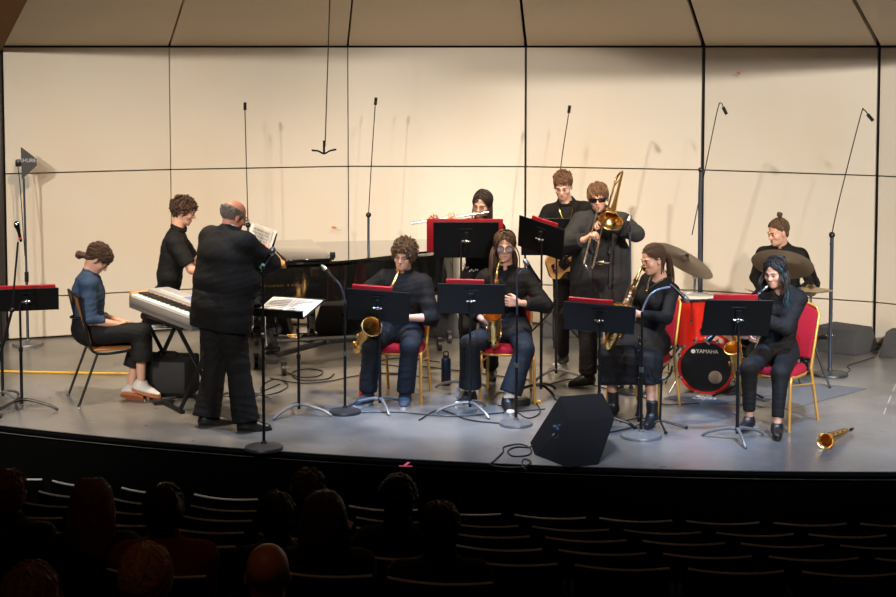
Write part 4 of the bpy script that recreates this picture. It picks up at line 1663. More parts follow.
def hull_box(name, label, pts, m, bev=.010, group=None):
    base = V((sum(p.x for p in pts) / len(pts), sum(p.y for p in pts) / len(pts), 0))
    root = empty(name, base, 0, label, 'loudspeaker', group)
    bm = bmesh.new()
    for p in pts:
        bm.verts.new(p - base)
    bmesh.ops.convex_hull(bm, input=bm.verts)
    bmesh.ops.dissolve_limit(bm, angle_limit=R(6), verts=bm.verts, edges=bm.edges)
    bmesh.ops.bevel(bm, geom=list(bm.edges), offset=bev, segments=2, profile=.5, affect='EDGES')
    me = bpy.data.meshes.new('cabinet')
    bm.to_mesh(me)
    bm.free()
    me.materials.append(m)
    me.shade_smooth()
    me.set_sharp_from_angle(angle=R(35))
    c = bpy.data.objects.new('cabinet', me)
    COL.objects.link(c)
    c.parent = root
    return root, base


# front stage monitor, tipped on its back edge
T1, T2, T3, T4 = P(559.5, 396, 11.66), P(603, 392.5, 11.78), P(615, 417, 11.42), P(570, 421.5, 11.26)
B1, B2, B3, B4, B0 = G(534, 455), G(567, 468), G(598, 465), G(603, 452), P(529, 444, 11.62)
r, b = hull_box('stage_monitor', 'black wedge stage monitor with grey carpet top at the front lip of the stage', [T1, T2, T3, T4, B1, B2, B3, B4, B0], M_CARPET_SP)
# connector plate on the side that shows, with two sockets and the plug
n = (B1 - T1).cross(T4 - T1).normalized()
if n.y > 0:
    n = -n
c = T1 * .30 + T4 * .25 + B1 * .25 + B2 * .20
up = (T1 - B1).normalized()
Mp = frame(c - b + n * .004, n, up)
o = MB().box((0, 0, 0), (.10, .006, .17), .003, M=Mp).build('connector_plate', M_POLE, r)
for dz, dx in ((.04, -.015), (.04, .02), (0, -.015), (-.04, .01)):
    MB().lathe([(.013, 0), (.013, .006), (.008, .006)], 16, M=Mp @ Matrix.Translation((dx, .003, dz)) @ Matrix.Rotation(-PI / 2, 4, 'X')).build('socket', M_CHROME, o)
MB().cyl((0, 0, 0), (0, .045, 0), .010, M=Mp @ Matrix.Translation((-.015, .003, 0))).build('plug', M_BLUE_PL, o)

def back_monitor(px0, px1, pyb, label, h=.30, d=.42, slant=.07, handle=True):
    a, c = G(px0, pyb), G(px1, pyb)
    Y = (a.y + c.y) / 2
    x0, x1 = a.x, c.x
    pts = [V((x0, Y, 0.0)), V((x1, Y, 0)), V((x0 + .02, Y + d, 0)), V((x1 + .0, Y + d, 0)),
           V((x0 + slant, Y + .07, h)), V((x1 - slant, Y + .07, h)), V((x0 + slant, Y + d, h)), V((x1 - slant, Y + d, h)), V((x0, Y, .05)), V((x1, Y, .05))]
    r, b = hull_box('stage_monitor', label, pts, M_CARPET_GR, group='wedge monitors along the shell')
    if handle:
        MB().box(V(((x0 + x1) / 2, Y + .055, .20)) - b, (.13, .035, .035), .006).build('handle', M_EBON, r)
    return r


back_monitor(225, 290, 337, 'grey wedge monitor by the shell behind the conductor')
back_monitor(312, 384, 336, 'grey wedge monitor under the middle of the piano', slant=.08)
back_monitor(391, 464, 338, 'grey wedge monitor behind the curly haired saxophonist', slant=.12)
back_monitor(541, 603, 338, 'grey wedge monitor behind the legs of the bass guitarist', slant=.08)
pts = [G(814, 351), G(856, 356), G(880, 349), G(838, 345)]
hh = .235
r, b = hull_box('stage_monitor', 'grey wedge monitor by the shell beside the round based boom stand',
                pts + [G(814, 351) + V((0, .05, hh)), G(856, 356) + V((0, 0, hh)), G(880, 349) + V((-.10, -.08, hh)), G(838, 345) + V((-.04, 0, hh))], M_CARPET_GR, group='wedge monitors along the shell')
q = (G(828, 352.5) + V((0, -.012, .16))) - b
MB().box(q, (.14, .03, .035), .006, rot=-.1).build('handle', M_EBON, r)
pts = [G(878, 357), G(925, 361), G(930, 354), G(885, 352)]
r, b = hull_box('stage_monitor', 'grey wedge monitor cut by the edge of the view beside the wall seam',
                pts + [G(878, 357) + V((.08, .04, hh)), G(925, 361) + V((0, 0, hh)), G(930, 354) + V((-.05, 0, hh)), G(885, 352) + V((.06, 0, hh))], M_CARPET_GR, group='wedge monitors along the shell')
MB().box(G(893, 357) + V((0.02, .0, .15)) - b, (.10, .03, .035), .006, rot=-.08).build('handle', M_EBON, r)

# ------------------------------------------------------------------ grand piano
PR = R(13)
pb = V((-1.95, 13.95, 0))
piano = empty('grand_piano', pb, PR, 'black lacquered concert grand piano with its lid down', 'piano')
outl = [(0, 0), (.62, 0)]
outl += [(.62 + 1.75 * t, .02 + .72 * (0.5 - .5 * math.cos(PI * t)) ** .85) for t in [i / 16 for i in range(1, 17)]]
outl = outl[:-1]
cx, cy, rr_ = 2.22, 1.08, .37
outl = [(0, 0), (.70, 0)] + [(p.x, p.y) for p in curve_pts([(.70, 0, 0), (1.05, .05, 0), (1.45, .26, 0), (1.85, .50, 0), (2.14, .64, 0), (2.31, .84, 0), (2.35, 1.12, 0), (2.24, 1.36, 0), (2.10, 1.45, 0)], 6)][1:] + [(0, 1.45)]
Z0, Z1 = .64, .985
mb = MB()
body = [(x + (.30 if x == 0 else 0), y) for x, y in outl]
mb.prism(body, Z0, Z1 - .03)
mb.box((.15, .725, Z0 + .04), (.34, 1.45, .08), .006)          # key bed
mb.box((.16, .02, Z0 + .17), (.34, .05, .27), .012)            # near cheek
mb.box((.16, 1.43, Z0 + .17), (.34, .05, .27), .012)
mb.build('case', M_LACQ, piano)
lid = [(x if x > .3 else .62, y) for x, y in [(q[0] + (.0), q[1]) for q in outl]]
lid = [(.52, -.012)] + [(x + .012 * (x > .8), y - .012) for x, y in outl[1:-1]] + [(.52, 1.462)]
MB().prism(lid, Z1, Z1 + .018).build('lid', M_LACQ, piano)
fl = MB()
T = Matrix.Translation((.54, .725, Z1 + .022)) @ Matrix.Rotation(R(-.6), 4, 'Y')
fl.box((.21, 0, .012), (.42, 1.46, .018), .004, M=T)
flap = fl.build('folded_lid_flap', M_LACQ, piano)
MB().box((.21 + .2, -.70, .045), (.045, .05, .055), .006, M=T).build('lid_block', M_EBON, flap)
MB().box((.0, 0, .0), (.02, 1.44, .02), .003, M=Matrix.Translation((.51, .725, Z1 + .01))).build('hinge_edge', M_WOOD_T, piano)
# plate and strings that show before the lid, music desk
MB().prism([(.31, .06), (.52, .06), (.52, 1.40), (.31, 1.40)], Z1 - .06, Z1 - .035).build('iron_plate', mat('bronze_plate', (.60, .33, .08), .4, .6), piano)
sm = MB()
for k in range(40):
    sm.cyl((.31, .09 + k * .032, Z1 - .03), (.52, .09 + k * .032, Z1 - .03), .0015, seg=5)
sm.build('strings', M_CHROME, piano)
T = Matrix.Translation((.40, .70, Z1 + .10)) @ Matrix.Rotation(R(24), 4, 'Y')
MB().box((0, 0, 0), (.016, .72, .24), .004, M=T).build('music_desk', M_LACQ, piano)
MB().box((.45, .10, Z1 + .03), (.22, .035, .05), .006, rot=Matrix.Rotation(R(24), 4, 'Y')).build('desk_slide', M_WOOD_T, piano)
kb = MB()
kb.box((.10, .725, Z0 + .11), (.15, 1.30, .03), .003)
kb.build('white_keys', M_WHITE, piano)
kb = MB()
for k in range(52):
    if k % 7 in (0, 1, 3, 4, 5):
        kb.box((.13, .08 + k * .025 + .012, Z0 + .13), (.09, .012, .02))
kb.build('black_keys', M_EBON, piano)
MB().box((.20, .725, Z0 + .19), (.02, 1.34, .12), .004).build('fallboard', M_LACQ, piano)
# lettering on the near side
text_obj('STEINWAY & SONS', 'lettering', M_BRASS, piano, Matrix.Translation((.50, -.004, .80)) @ Matrix.Rotation(PI / 2, 4, 'X'), .028, spacing=1.5)
# legs
for x, y in ((.42, .20), (.42, 1.25), (2.05, 1.05)):
    mb = MB()
    mb.box((x, y, .58), (.16, .16, .14), .01).box((x, y, .38), (.115, .115, .34), .01).box((x, y, .205), (.14, .14, .05), .01)
    mb.build('leg', M_LACQ, piano)
    mb = MB()
    mb.cyl((x, y, .160), (x, y, .182), .05)
    mb.build('caster_cup', M_CAST, piano)
mb = MB()
mb.box((.86, .72, .42), (.06, .05, .46), .01).box((.86, .84, .42), (.06, .05, .46), .01).box((.82, .78, .215), (.16, .34, .07), .01)
ly = mb.build('pedal_lyre', M_LACQ, piano)
for k in (-1, 0, 1):
    MB().box((.71, .78 + k * .08, .20), (.13, .028, .012), .004).build('pedal', M_BRASS, ly)
# wheeled truck the piano stands on
dol = empty('piano_truck', pb, PR, 'black three armed wheeled truck under the grand piano', 'piano truck')
ctr = V((1.0, .80, .135))
for x, y in ((.42, .20), (.42, 1.25), (2.05, 1.05)):
    MB().box(((ctr.x + x) / 2, (ctr.y + y) / 2, .135), ((V((x, y)) - V((ctr.x, ctr.y))).length + .1, .06, .045), .006, rot=math.atan2(y - ctr.y, x - ctr.x)).build('arm', M_CAST, dol)
for x, y in ((.50, -.02), (.30, .42), (.42, 1.48), (2.28, 1.15), (2.1, .80)):
    mb = MB()
    mb.cyl((x - .018, y, .05), (x + .018, y, .05), .05, seg=18).box((x, y, .11), (.05, .06, .03), .004)
    mb.build('caster', M_CAST, dol)
MB().box((.40, .2, .135), (.10, .55, .045), .006).build('crossbar', M_CAST, dol)
MB().tube([(.45, .02, .30), (1.35, .10, .30)], .018, 8).build('brace', M_CAST, dol)

# ------------------------------------------------------------------ piano bench
bb = V((P(172, 330, 14.25).x, 14.45, 0))
bench = empty('piano_bench', bb, R(5), 'black padded adjustable bench with round side knob under the pianist', 'bench')
MB().box((0, 0, .495), (.60, .40, .07), .03, seg=3).build('cushion', mat('black_vinyl', (.012, .012, .013), .3, bump=.2, bscale=90), bench)
MB().box((0, 0, .42), (.58, .38, .08), .012).build('apron', M_LACQ, bench)
MB().lathe([(.045, 0), (.045, .012), (.030, .016), (.030, .03), (.012, .032)], 24, M=Matrix.Translation((.07, -.19, .43)) @ Matrix.Rotation(PI / 2, 4, 'X')).build('knob', mat('dark_knob', (.06, .06, .06), .3), bench)
for sx in (-1, 1):
    for sy in (-1, 1):
        MB().box((sx * .25, sy * .15, .20), (.05, .05, .40), .008).build('leg', M_LACQ, bench)

# ------------------------------------------------------------------ digital keyboard on its stand
ka, kb_ = P(129, 293, 13.45), P(197, 321, 12.2)
kd = (kb_ - ka)
kd.z = 0
KL = 1.36
kyaw = math.atan2(kd.y, kd.x)
kz = .80
ko = V((ka.x, ka.y, kz))
key = empty('digital_keyboard', ko, kyaw, 'silver digital keyboard with wooden end blocks and white keys', 'keyboard')
# local x along the keys, y away from the player is +y
mb = MB()
mb.prism([(0, 0), (KL, 0), (KL, .36), (0, .36)], -.095, 0)
T = Matrix(((1, 0, 0, 0), (0, 1, 0, 0), (0, 0, 1, 0), (0, 0, 0, 1)))
mb.build('case', mat('silver_case', (.20, .19, .18), .4, .3), key)
MB().box((KL / 2, .005, -.03), (KL - .02, .014, .05), .003).build('front_rail', mat('brushed_grey_rail', (.36, .33, .31), .4, .3), key)
MB().box((KL / 2, .255, .03), (KL - .06, .19, .06), .012).build('control_panel', mat('grey_panel', (.40, .41, .43), .45), key)
for x in (.025, KL - .025):
    MB().box((x, .10, .018), (.05, .20, .045), .008).build('end_block', M_WOOD_T, key)
MB().box((KL / 2, .158, .022), (KL - .1, .022, .03), .003).build('wooden_strip', M_WOOD_T, key)
wk = MB()
n = 44
for k in range(n):
    w = (KL - .10) / n
    wk.box((.05 + w * (k + .5), .075, .012), (w * .93, .142, .022), .0)
wk.build('white_keys', M_WHITE, key)
bk_ = MB()
for k in range(n):
    if k % 7 in (0, 1, 3, 4, 5):
        bk_.box((.05 + (KL - .10) / n * (k + 1), .10, .030), ((KL - .10) / n * .55, .088, .022), .002)
bk_.build('black_keys', M_EBON, key)
MB().box((.75, .255, .0615), (.16, .06, .004), .001).build('display', mat('blue_screen', (.10, .18, .50), .3, emit=(.25, .35, .9, .25)), key)
bt = MB()
for k in range(18):
    bt.box((.18 + k * .028, .22, .0615), (.016, .010, .004), .001)
bt.build('button', M_WHITE, key)
kst = empty('keyboard_stand', V((ka.x, ka.y, 0)), kyaw, 'black folding cross stand under the silver keyboard', 'keyboard stand')
for x in (.30, 1.06):
    for s in (-1, 1):
        MB().box((x + .02 * s, .18, (kz - .095) / 2 + .01), (.03, math.hypot(.34, kz - .13), .03), .006, rot=Matrix.Rotation(s * math.atan2(kz - .13, .34), 4, 'X')).build('cross_tube', M_POLE, kst)
for y in (.03, .33):
    MB().box((.68, y, .015), (.82, .04, .03), .006).build('foot_bar', M_POLE, kst)
    MB().box((.68, y, kz - .113), (.82, .035, .03), .006).build('support_bar', M_POLE, kst)
# dark box with grille and handle in the dark area below the keyboard
q = G(170, 392)
cs = empty('dark_box', V((q.x, 13.25, 0)), R(-8), 'dark box with a grille on the floor below the keyboard', 'case')
MB().box((0, 0, .17), (.46, .34, .32), .02).build('body', M_CARPET_SP, cs)
MB().box((0, -.172, .18), (.40, .008, .26), .003).build('grille', M_GRILLE, cs)
MB().tube(curve_pts([(-.08, 0, .33), (-.07, 0, .36), (.07, 0, .36), (.08, 0, .33)], 4), .01, 8).build('handle', M_EBON, cs)
q = G(163, 404)
pd = empty('sustain_pedal', q, R(20), 'black sustain pedal on the floor below the keyboard', 'pedal')
MB().box((0, 0, .02), (.16, .09, .04), .008).build('base', M_POLE, pd)
MB().box((.05, 0, .045), (.12, .05, .012), .004).build('pedal_plate', M_CAST, pd)

# ------------------------------------------------------------------ drum kit
def to_xy(px, Y):
    return (px - 448) / FPX * Y * 1.0


dk_grp = 'drum kit pieces'
BX, BY = P(706, 366, 13.25).x, 13.25
ya = math.atan2(-.95, -.20)          # where the front head looks
D = V((math.cos(ya), math.sin(ya), 0))
bd = empty('bass_drum', (BX, BY, 0), ya + PI / 2, 'red sparkle bass drum with black front head', 'drum', dk_grp)
T = Matrix.Translation((0, 0, .235)) @ Matrix.Rotation(PI / 2, 4, 'X')      # z of the lathe to -y = front
rb = .222
MB().lathe([(rb - .006, -.40), (rb, -.40), (rb, 0), (rb - .006, 0)], 56, M=T).build('shell', M_DRUM_RED, bd)
MB().lathe([(0, -.006), (rb - .006, -.006), (rb - .006, .006), (0, .006)], 56, M=T).build('front_head', M_DRUMBLK, bd)
for z in (0, -.40):
    MB().lathe([(rb - .012, z - .014), (rb + .014, z - .014), (rb + .014, z + .016), (rb - .012, z + .016), (rb - .012, z - .014)], 56, M=T).build('hoop', M_DRUM_RED, bd)
MB().lathe([(.001, .0065), (.053, .0065), (.056, .009), (.053, .011), (.001, .008)], 30, M=T @ Matrix.Translation((.078, -.085, 0))).build('port', mat('port_cream', (.30, .24, .19), .5), bd)
for k in range(8):
    a = 2 * PI * (k + .5) / 8
    c, s = math.cos(a), math.sin(a)
    MB().cyl((c * (rb + .020), s * (rb + .020), -.07), (c * (rb + .020), s * (rb + .020), .018), .005, M=T).box((c * (rb + .012), s * (rb + .012), -.10), (.022, .022, .05), .004, rot=a, M=T).box((c * (rb + .016), s * (rb + .016), .012), (.03, .024, .022), .003, rot=a, M=T).build('tension_lug', M_CHROME, bd)
text_obj('YAMAHA', 'lettering', M_WHITE, bd, Matrix.Translation((.008, -.008, .365)) @ Matrix.Rotation(PI / 2, 4, 'X'), .046, spacing=.95)
e = MB()
e.lathe([(.014, 0), (.018, 0), (.018, .001), (.014, .001), (.014, 0)], 24, M=Matrix.Translation((-.107, -.0085, .365)) @ Matrix.Rotation(PI / 2, 4, 'X'))
for k in range(3):
    e.box((-.107 + .008 * math.cos(PI / 2 + k * 2.094) * .6, -.009, .365 + .008 * math.sin(PI / 2 + k * 2.094) * .6), (.003, .001, .018), rot=Matrix.Rotation(-k * 2.094, 4, 'Y'))
e.build('fork_emblem', M_WHITE, bd)
for s in (-1, 1):
    MB().tube([(s * .20, .06, .18), (s * .30, -.05, .01)], .008, 8).build('spur', M_CHROME, bd)


def drum(name, x, y, z, r, h, label, tilt=(0, 0), legs=0, shell=M_DRUM_RED):
    root = empty(name, (x, y, 0), 0, label, 'drum', dk_grp)
    T = Matrix.Translation((0, 0, z)) @ Matrix.Rotation(R(tilt[0]), 4, 'X') @ Matrix.Rotation(R(tilt[1]), 4, 'Y')
    MB().lathe([(r - .005, -h), (r, -h), (r, 0), (r - .005, 0)], 44, M=T).build('shell', shell, root)
    MB().lathe([(0, .004), (r - .004, .004), (r - .004, -.004), (0, -.004)], 44, M=T).build('drumhead', M_DRUMHEAD, root)
    for zz in (0, -h):
        MB().lathe([(r - .004, zz - .012), (r + .008, zz - .012), (r + .008, zz + .014), (r - .004, zz + .014), (r - .004, zz - .012)], 44, M=T).build('hoop', M_CHROME, root)
    for k in range(6):
        a = 2 * PI * (k + .3) / 6
        c, s = math.cos(a), math.sin(a)
        MB().cyl((c * (r + .010), s * (r + .010), -h * .45), (c * (r + .010), s * (r + .010), .0), .004, M=T).box((c * (r + .008), s * (r + .008), -h * .45), (.018, .018, .05), .004, rot=a, M=T).build('tension_lug', M_CHROME, root)
    for k in range(legs):
        a = 2 * PI * (k + .62) / legs
        c, s = math.cos(a), math.sin(a)
        MB().tube([(c * (r + .022), s * (r + .022), z - .12), (c * (r + .022), s * (r + .022), .06), (c * (r + .05), s * (r + .05), .0)], .006, 8).build('leg', M_CHROME, root)
    return root


fx = P(693, 320, 13.75)
drum('floor_tom', fx.x, 13.75, .745, .20, .40, 'red sparkle floor tom with white head behind the bass drum', legs=3)
drum('rack_tom', BX + .36, BY + .24, .70, .155, .21, 'small red tom mounted behind the bass drum beside the clarinettist', tilt=(14, 8))
MB().cyl((0, 0, .44), (0, 0, .62), .012).build('tom_mount', M_CHROME, [o for o in bpy.data.objects if o.name == 'rack_tom'][0])
drum('snare_drum', BX + .52, BY + .60, .60, .178, .14, 'steel snare drum before the drummer', shell=M_CHROME, legs=3)


def cymbal(px, py, Y, r, tx, ty, label, m, stand=None, second=False, cat='cymbal'):
    c = P(px, py, Y)
    root = empty('cymbal', c, 0, label, cat, 'cymbals of the drum kit')
    T = Matrix.Rotation(R(ty), 4, 'Y') @ Matrix.Rotation(R(tx), 4, 'X')
    prof = [(0.008, .034), (.02, .033), (.035, .024), (.045, .010), (.06, .004), (r * .7, -.006), (r, -.018), (r, -.0195), (r * .7, -.0075), (.06, .002), (.045, .008), (.035, .022), (.008, .031)]
    MB().lathe(prof, 56, M=T).build('plate', m, root)
    if second:
        MB().lathe([(a, -b - .038) for a, b in prof], 56, M=T).build('lower_plate', m, root)
    MB().cyl((0, 0, -.02), (0, 0, .055), .006, M=T).cyl((0, 0, .03), (0, 0, .05), .018, M=T).build('wing_nut', M_EBON, root)
    if stand:
        sx, sy, boom = stand
        b = V((c.x + sx, c.y + sy, 0))
        rt = empty('cymbal_stand', b, 0, 'chrome tripod stand carrying the ' + cat_desc[label], 'cymbal stand', 'cymbal stands of the drum kit')
        top = c - b
        kn = V((0, 0, top.z - boom)) if boom else top
        mb = MB().cyl((0, 0, .25), kn * .98, .011)
        if boom:
            mb.cyl(kn, top - V((0, 0, .02)), .008).box(kn, (.04, .05, .05), .008)
        mb.cyl((0, 0, kn.z * .55), (0, 0, kn.z * .6), .018)
        mb.build('tube', M_STEEL, rt)
        for k in range(3):
            a = .9 + k * 2.094
            MB().tube([(math.cos(a) * .012, math.sin(a) * .012, .42), (math.cos(a) * .30, math.sin(a) * .30, .012)], .010, 8).build('leg', M_CAST, rt)
            MB().ball((math.cos(a) * .30, math.sin(a) * .30, .014), .014).build('rubber_foot', M_RUB, rt)
    return root


M_RUB = BLACK_RUBBER
l1, l2, l3 = 'dark tilted ride cymbal above the floor tom', 'dark crash cymbal facing out before the drummer', 'bright thin hi-hat pair seen edge on beside the drummer'
cat_desc = {l1: 'dark tilted ride cymbal', l2: 'crash cymbal before the drummer', l3: 'hi-hat pair'}
cymbal(685, 259, 13.95, .285, 14, 27, l1, M_CYM_D, stand=(.10, .08, .16))
cymbal(783, 262, 13.75, .27, 20, 3, l2, M_CYM_D, stand=(.02, .10, 0))
cymbal(811, 288, 13.75, .185, -3, 0, l3, M_CYM, stand=(0, .0, 0), second=True)
# kick pedal and throne
q = empty('kick_pedal', V((BX, BY, 0)) - D * .50, ya + PI / 2, 'steel kick pedal behind the bass drum', 'pedal')
MB().box((0, .12, .02), (.10, .30, .012), .003, rot=Matrix.Rotation(R(8), 4, 'X')).build('footboard', M_STEEL, q)
MB().cyl((-.06, -.02, .0), (-.06, -.02, .22), .008).cyl((.06, -.02, 0), (.06, -.02, .22), .008).cyl((-.06, -.02, .22), (.06, -.02, .22), .006).build('post', M_STEEL, q)
MB().cyl((0, -.02, .22), (0, .03, .36), .005).ball((0, .03, .36), .025).build('beater', M_STEEL, q)
th = P(781, 330, 14.65)
q = empty('drum_throne', (th.x, 14.65, 0), 0, 'round black drum throne under the drummer', 'stool')
MB().lathe([(0, .48), (.15, .48), (.17, .50), (.17, .54), (.15, .565), (0, .57)], 32).build('seat', M_EBON, q)
MB().cyl((0, 0, .15), (0, 0, .49), .016).build('post', M_STEEL, q)
for k in range(3):
    a = .3 + k * 2.094
    MB().cyl((0, 0, .26), (math.cos(a) * .27, math.sin(a) * .27, .008), .011).build('leg', M_STEEL, q)
# drum mat with its lettering
mt = MB()
A, B_, C_, D_ = G(664, 399), G(790, 410), G(866, 389), G(742, 377)
mt.v = [p + V((0, 0, .001)) for p in (A, B_, C_, D_)] + [p + V((0, 0, .008)) for p in (A, B_, C_, D_)]
mt.f = [(3, 2, 1, 0), (4, 5, 6, 7), (0, 1, 5, 4), (1, 2, 6, 5), (2, 3, 7, 6), (3, 0, 4, 7)]
rug = mt.build('drum_mat', M_MAT)
tag(rug, 'grey rectangular drum mat lettered along its edge under the kit', 'mat')
d_ = (B_ - A).normalized()
c_ = G(704, 398, .009)
Mt = Matrix((d_, V((-d_.y, d_.x, 0)), V((0, 0, 1)))).transposed().to_4x4()
Mt.translation = c_
text_obj('Zildjian', 'lettering', M_WHITE, rug, Mt @ Matrix.Diagonal((.62, 1.7, 1, 1)), .105, shear=.3)
# ------------------------------------------------------------------ wind instruments
def saxophone(name='saxophone', m=M_BRASS, keym=M_BRASS, S=1.0):
    """body down -z from the top of the tube, bell rising on +y, neck bending back over -y"""
    root = empty(name)
    tag(root, 'x', 'saxophone', 'saxophones')
    Sx = Matrix.Scale(S, 4)
    mb = MB(Sx)
    mb.tube([(0, 0, 0), (0, 0, -.02), (0, 0, -.03), (0, 0, -.44)], [.0155, .0155, .0140, .0265], 22)
    mb.tube([(0, 0, .002), (0, 0, -.016)], .0185, 22)
    mb.build('body_tube', m, root)
    mb = MB(Sx)
    bow = [(0, .052 * (1 - math.cos(a)), -.44 - .052 * math.sin(a) * 1.15) for a in [PI * i / 12 for i in range(13)]]
    mb.tube(bow, [.0270 + .0008 * i for i in range(13)], 22, cap=False)
    mb.tube([(0, -.001, -.425), (0, 0, -.445)], .030, 22).tube([(0, .104, -.425), (0, .104, -.445)], .040, 22)
    mb.build('bow', m, root)
    mb = MB(Sx)
    cl = [V((0, .104, -.44)), V((0, .105, -.40)), V((0, .107, -.34)), V((0, .112, -.29)), V((0, .121, -.250)), V((0, .130, -.228)), V((0, .136, -.216)), V((0, .139, -.210))]
    rr = [.037, .0385, .042, .047, .053, .059, .066, .070]
    inner = [V((0, .1392, -.2095)), V((0, .135, -.218)), V((0, .129, -.230)), V((0, .120, -.252)), V((0, .112, -.29)), V((0, .107, -.35)), V((0, .105, -.42))]
    ri = [.068, .063, .056, .050, .044, .038, .033]
    mb.tube(cl, rr, 34, cap=False)
    mb.tube(inner, ri, 34, cap=False)
    mb.tube(curve_pts([V((math.cos(2 * PI * k / 30) * .0695, .139 + math.sin(2 * PI * k / 30) * .064, -.210 + math.sin(2 * PI * k / 30) * .028 * -1)) for k in range(30)], 1, closed=True), .0028, 6, closed=True)
    mb.build('bell', m, root, clean=False)
    mb = MB(Sx)
    nk = curve_pts([(0, 0, 0), (0, -.006, .030), (0, -.030, .070), (0, -.075, .094), (0, -.125, .092), (0, -.155, .080)], 4)
    mb.tube(nk, [.0125 - .0060 * i / (len(nk) - 1) for i in range(len(nk))], 14)
    mb.tube([(0, -.02, .083), (0, -.10, .108)], .003, 6).tube([(0, -.138, .089), (0, -.156, .0805)], .0085, 14)
    mb.build('neck', m, root)
    mb = MB(Sx)
    mb.tube([(0, -.140, .088), (0, -.175, .068), (0, -.195, .056), (0, -.215, .044)], [.0125, .0130, .0115, .0050], 14)
    mb.build('mouthpiece', M_EBON, root)
    MB(Sx).tube([(0, -.176, .068), (0, -.192, .058)], .0142, 14).build('ligature', keym, root)
    # key cups along the tube, rods, touches and guards
    rg = random.Random(4)
    for k, (a, z, r) in enumerate(((90, -.06, .009), (70, -.095, .010), (110, -.13, .011), (80, -.165, .0125), (60, -.205, .014), (95, -.245, .015), (75, -.290, .0165), (100, -.335, .018), (70, -.385, .0195),
                                   (0, -.11, .009), (10, -.16, .010), (175, -.20, .012), (190, -.33, .019), (185, -.39, .021))):
        aa = R(a)
        tr = .0140 + .0125 * (-z / .44)
        d = V((math.cos(aa), math.sin(aa), 0))
        M_ = zframe(V((0, 0, z)) + d * (tr + .003), d)
        MB(Sx).lathe([(0, 0), (r, 0), (r, .004), (r * .7, .006), (.004, .006), (.003, .010), (0, .010)], 18, M=M_).build('key', keym, root)
    for (x, y, z, r) in ((.050, .105, -.36, .021), (-.052, .100, -.40, .022), (.036, .06, -.475, .020)):
        d = V((x, y - .104, 0)).normalized()
        MB(Sx).lathe([(0, 0), (r, 0), (r, .004), (.004, .007), (0, .010)], 18, M=zframe((x, y, z), d)).build('key', keym, root)
    mb = MB(Sx)
    for x, y, z0, z1 in ((.026, .010, -.04, -.42), (-.026, .006, -.05, -.30), (.020, .024, -.10, -.40), (-.030, .020, -.22, -.43), (.0, .032, -.30, -.43)):
        mb.cyl((x, y, z0), (x * 1.25, y * 1.2, z1), .0026, seg=7)
        for t in (0, .33, .66, 1):
            p = V((x, y, z0)).lerp(V((x * 1.25, y * 1.2, z1)), t)
            mb.cyl(p, V((p.x * .4, p.y * .4, p.z)), .0022, seg=6)
    mb.build('key_rods', keym, root)
    mb = MB(Sx)
    for z in (-.10, -.125, -.15, -.27, -.295, -.32):
        mb.cyl((.0, .040 if z < -.2 else .030, z), (.0, .046 if z < -.2 else .036, z), .0085, seg=12)
    mb.build('pearl_touches', M_PEARL, root)
    mb = MB(Sx)
    mb.tube(curve_pts([(0, .03, -.235), (0, .05, -.225), (0, .072, -.235)], 4), .004, 6)
    mb.lathe([(.016, -.003), (.020, -.003), (.020, .003), (.016, .003), (.016, -.003)], 20, M=Matrix.Translation((0, .052, -.232)))
    mb.build('body_brace', keym, root)
    return root


sax0 = saxophone()
sax_used = False


def place_sax(M, label, S=1.0):
    global sax_used
    o = sax0 if not sax_used else copy_tree(sax0)
    sax_used = True
    o.matrix_world = M @ Matrix.Scale(S, 4)
    o['label'] = label
    return o


def sax_frame(mouth, low, bell_dir, S=1.0, mouth_local=(0, -.205, .050), low_local=(0, .03, -.50)):
    """puts the mouthpiece tip at `mouth` and the bow near `low`, the bell turned to bell_dir"""
    lm, ll = V(mouth_local) * S, V(low_local) * S
    # local axis from mouth to bow
    la = (ll - lm).normalized()
    wa = (V(low) - V(mouth)).normalized()
    # second axis: bell direction
    lb = V((0, 1, 0))
    lb = (lb - la * lb.dot(la)).normalized()
    wb = V(bell_dir)
    wb = (wb - wa * wb.dot(wa)).normalized()
    ML = Matrix((la, lb, la.cross(lb))).transposed()
    MW = Matrix((wa, wb, wa.cross(wb))).transposed()
    Rm = (MW @ ML.transposed()).to_4x4()
    return Matrix.Translation(V(mouth) - Rm @ lm) @ Rm


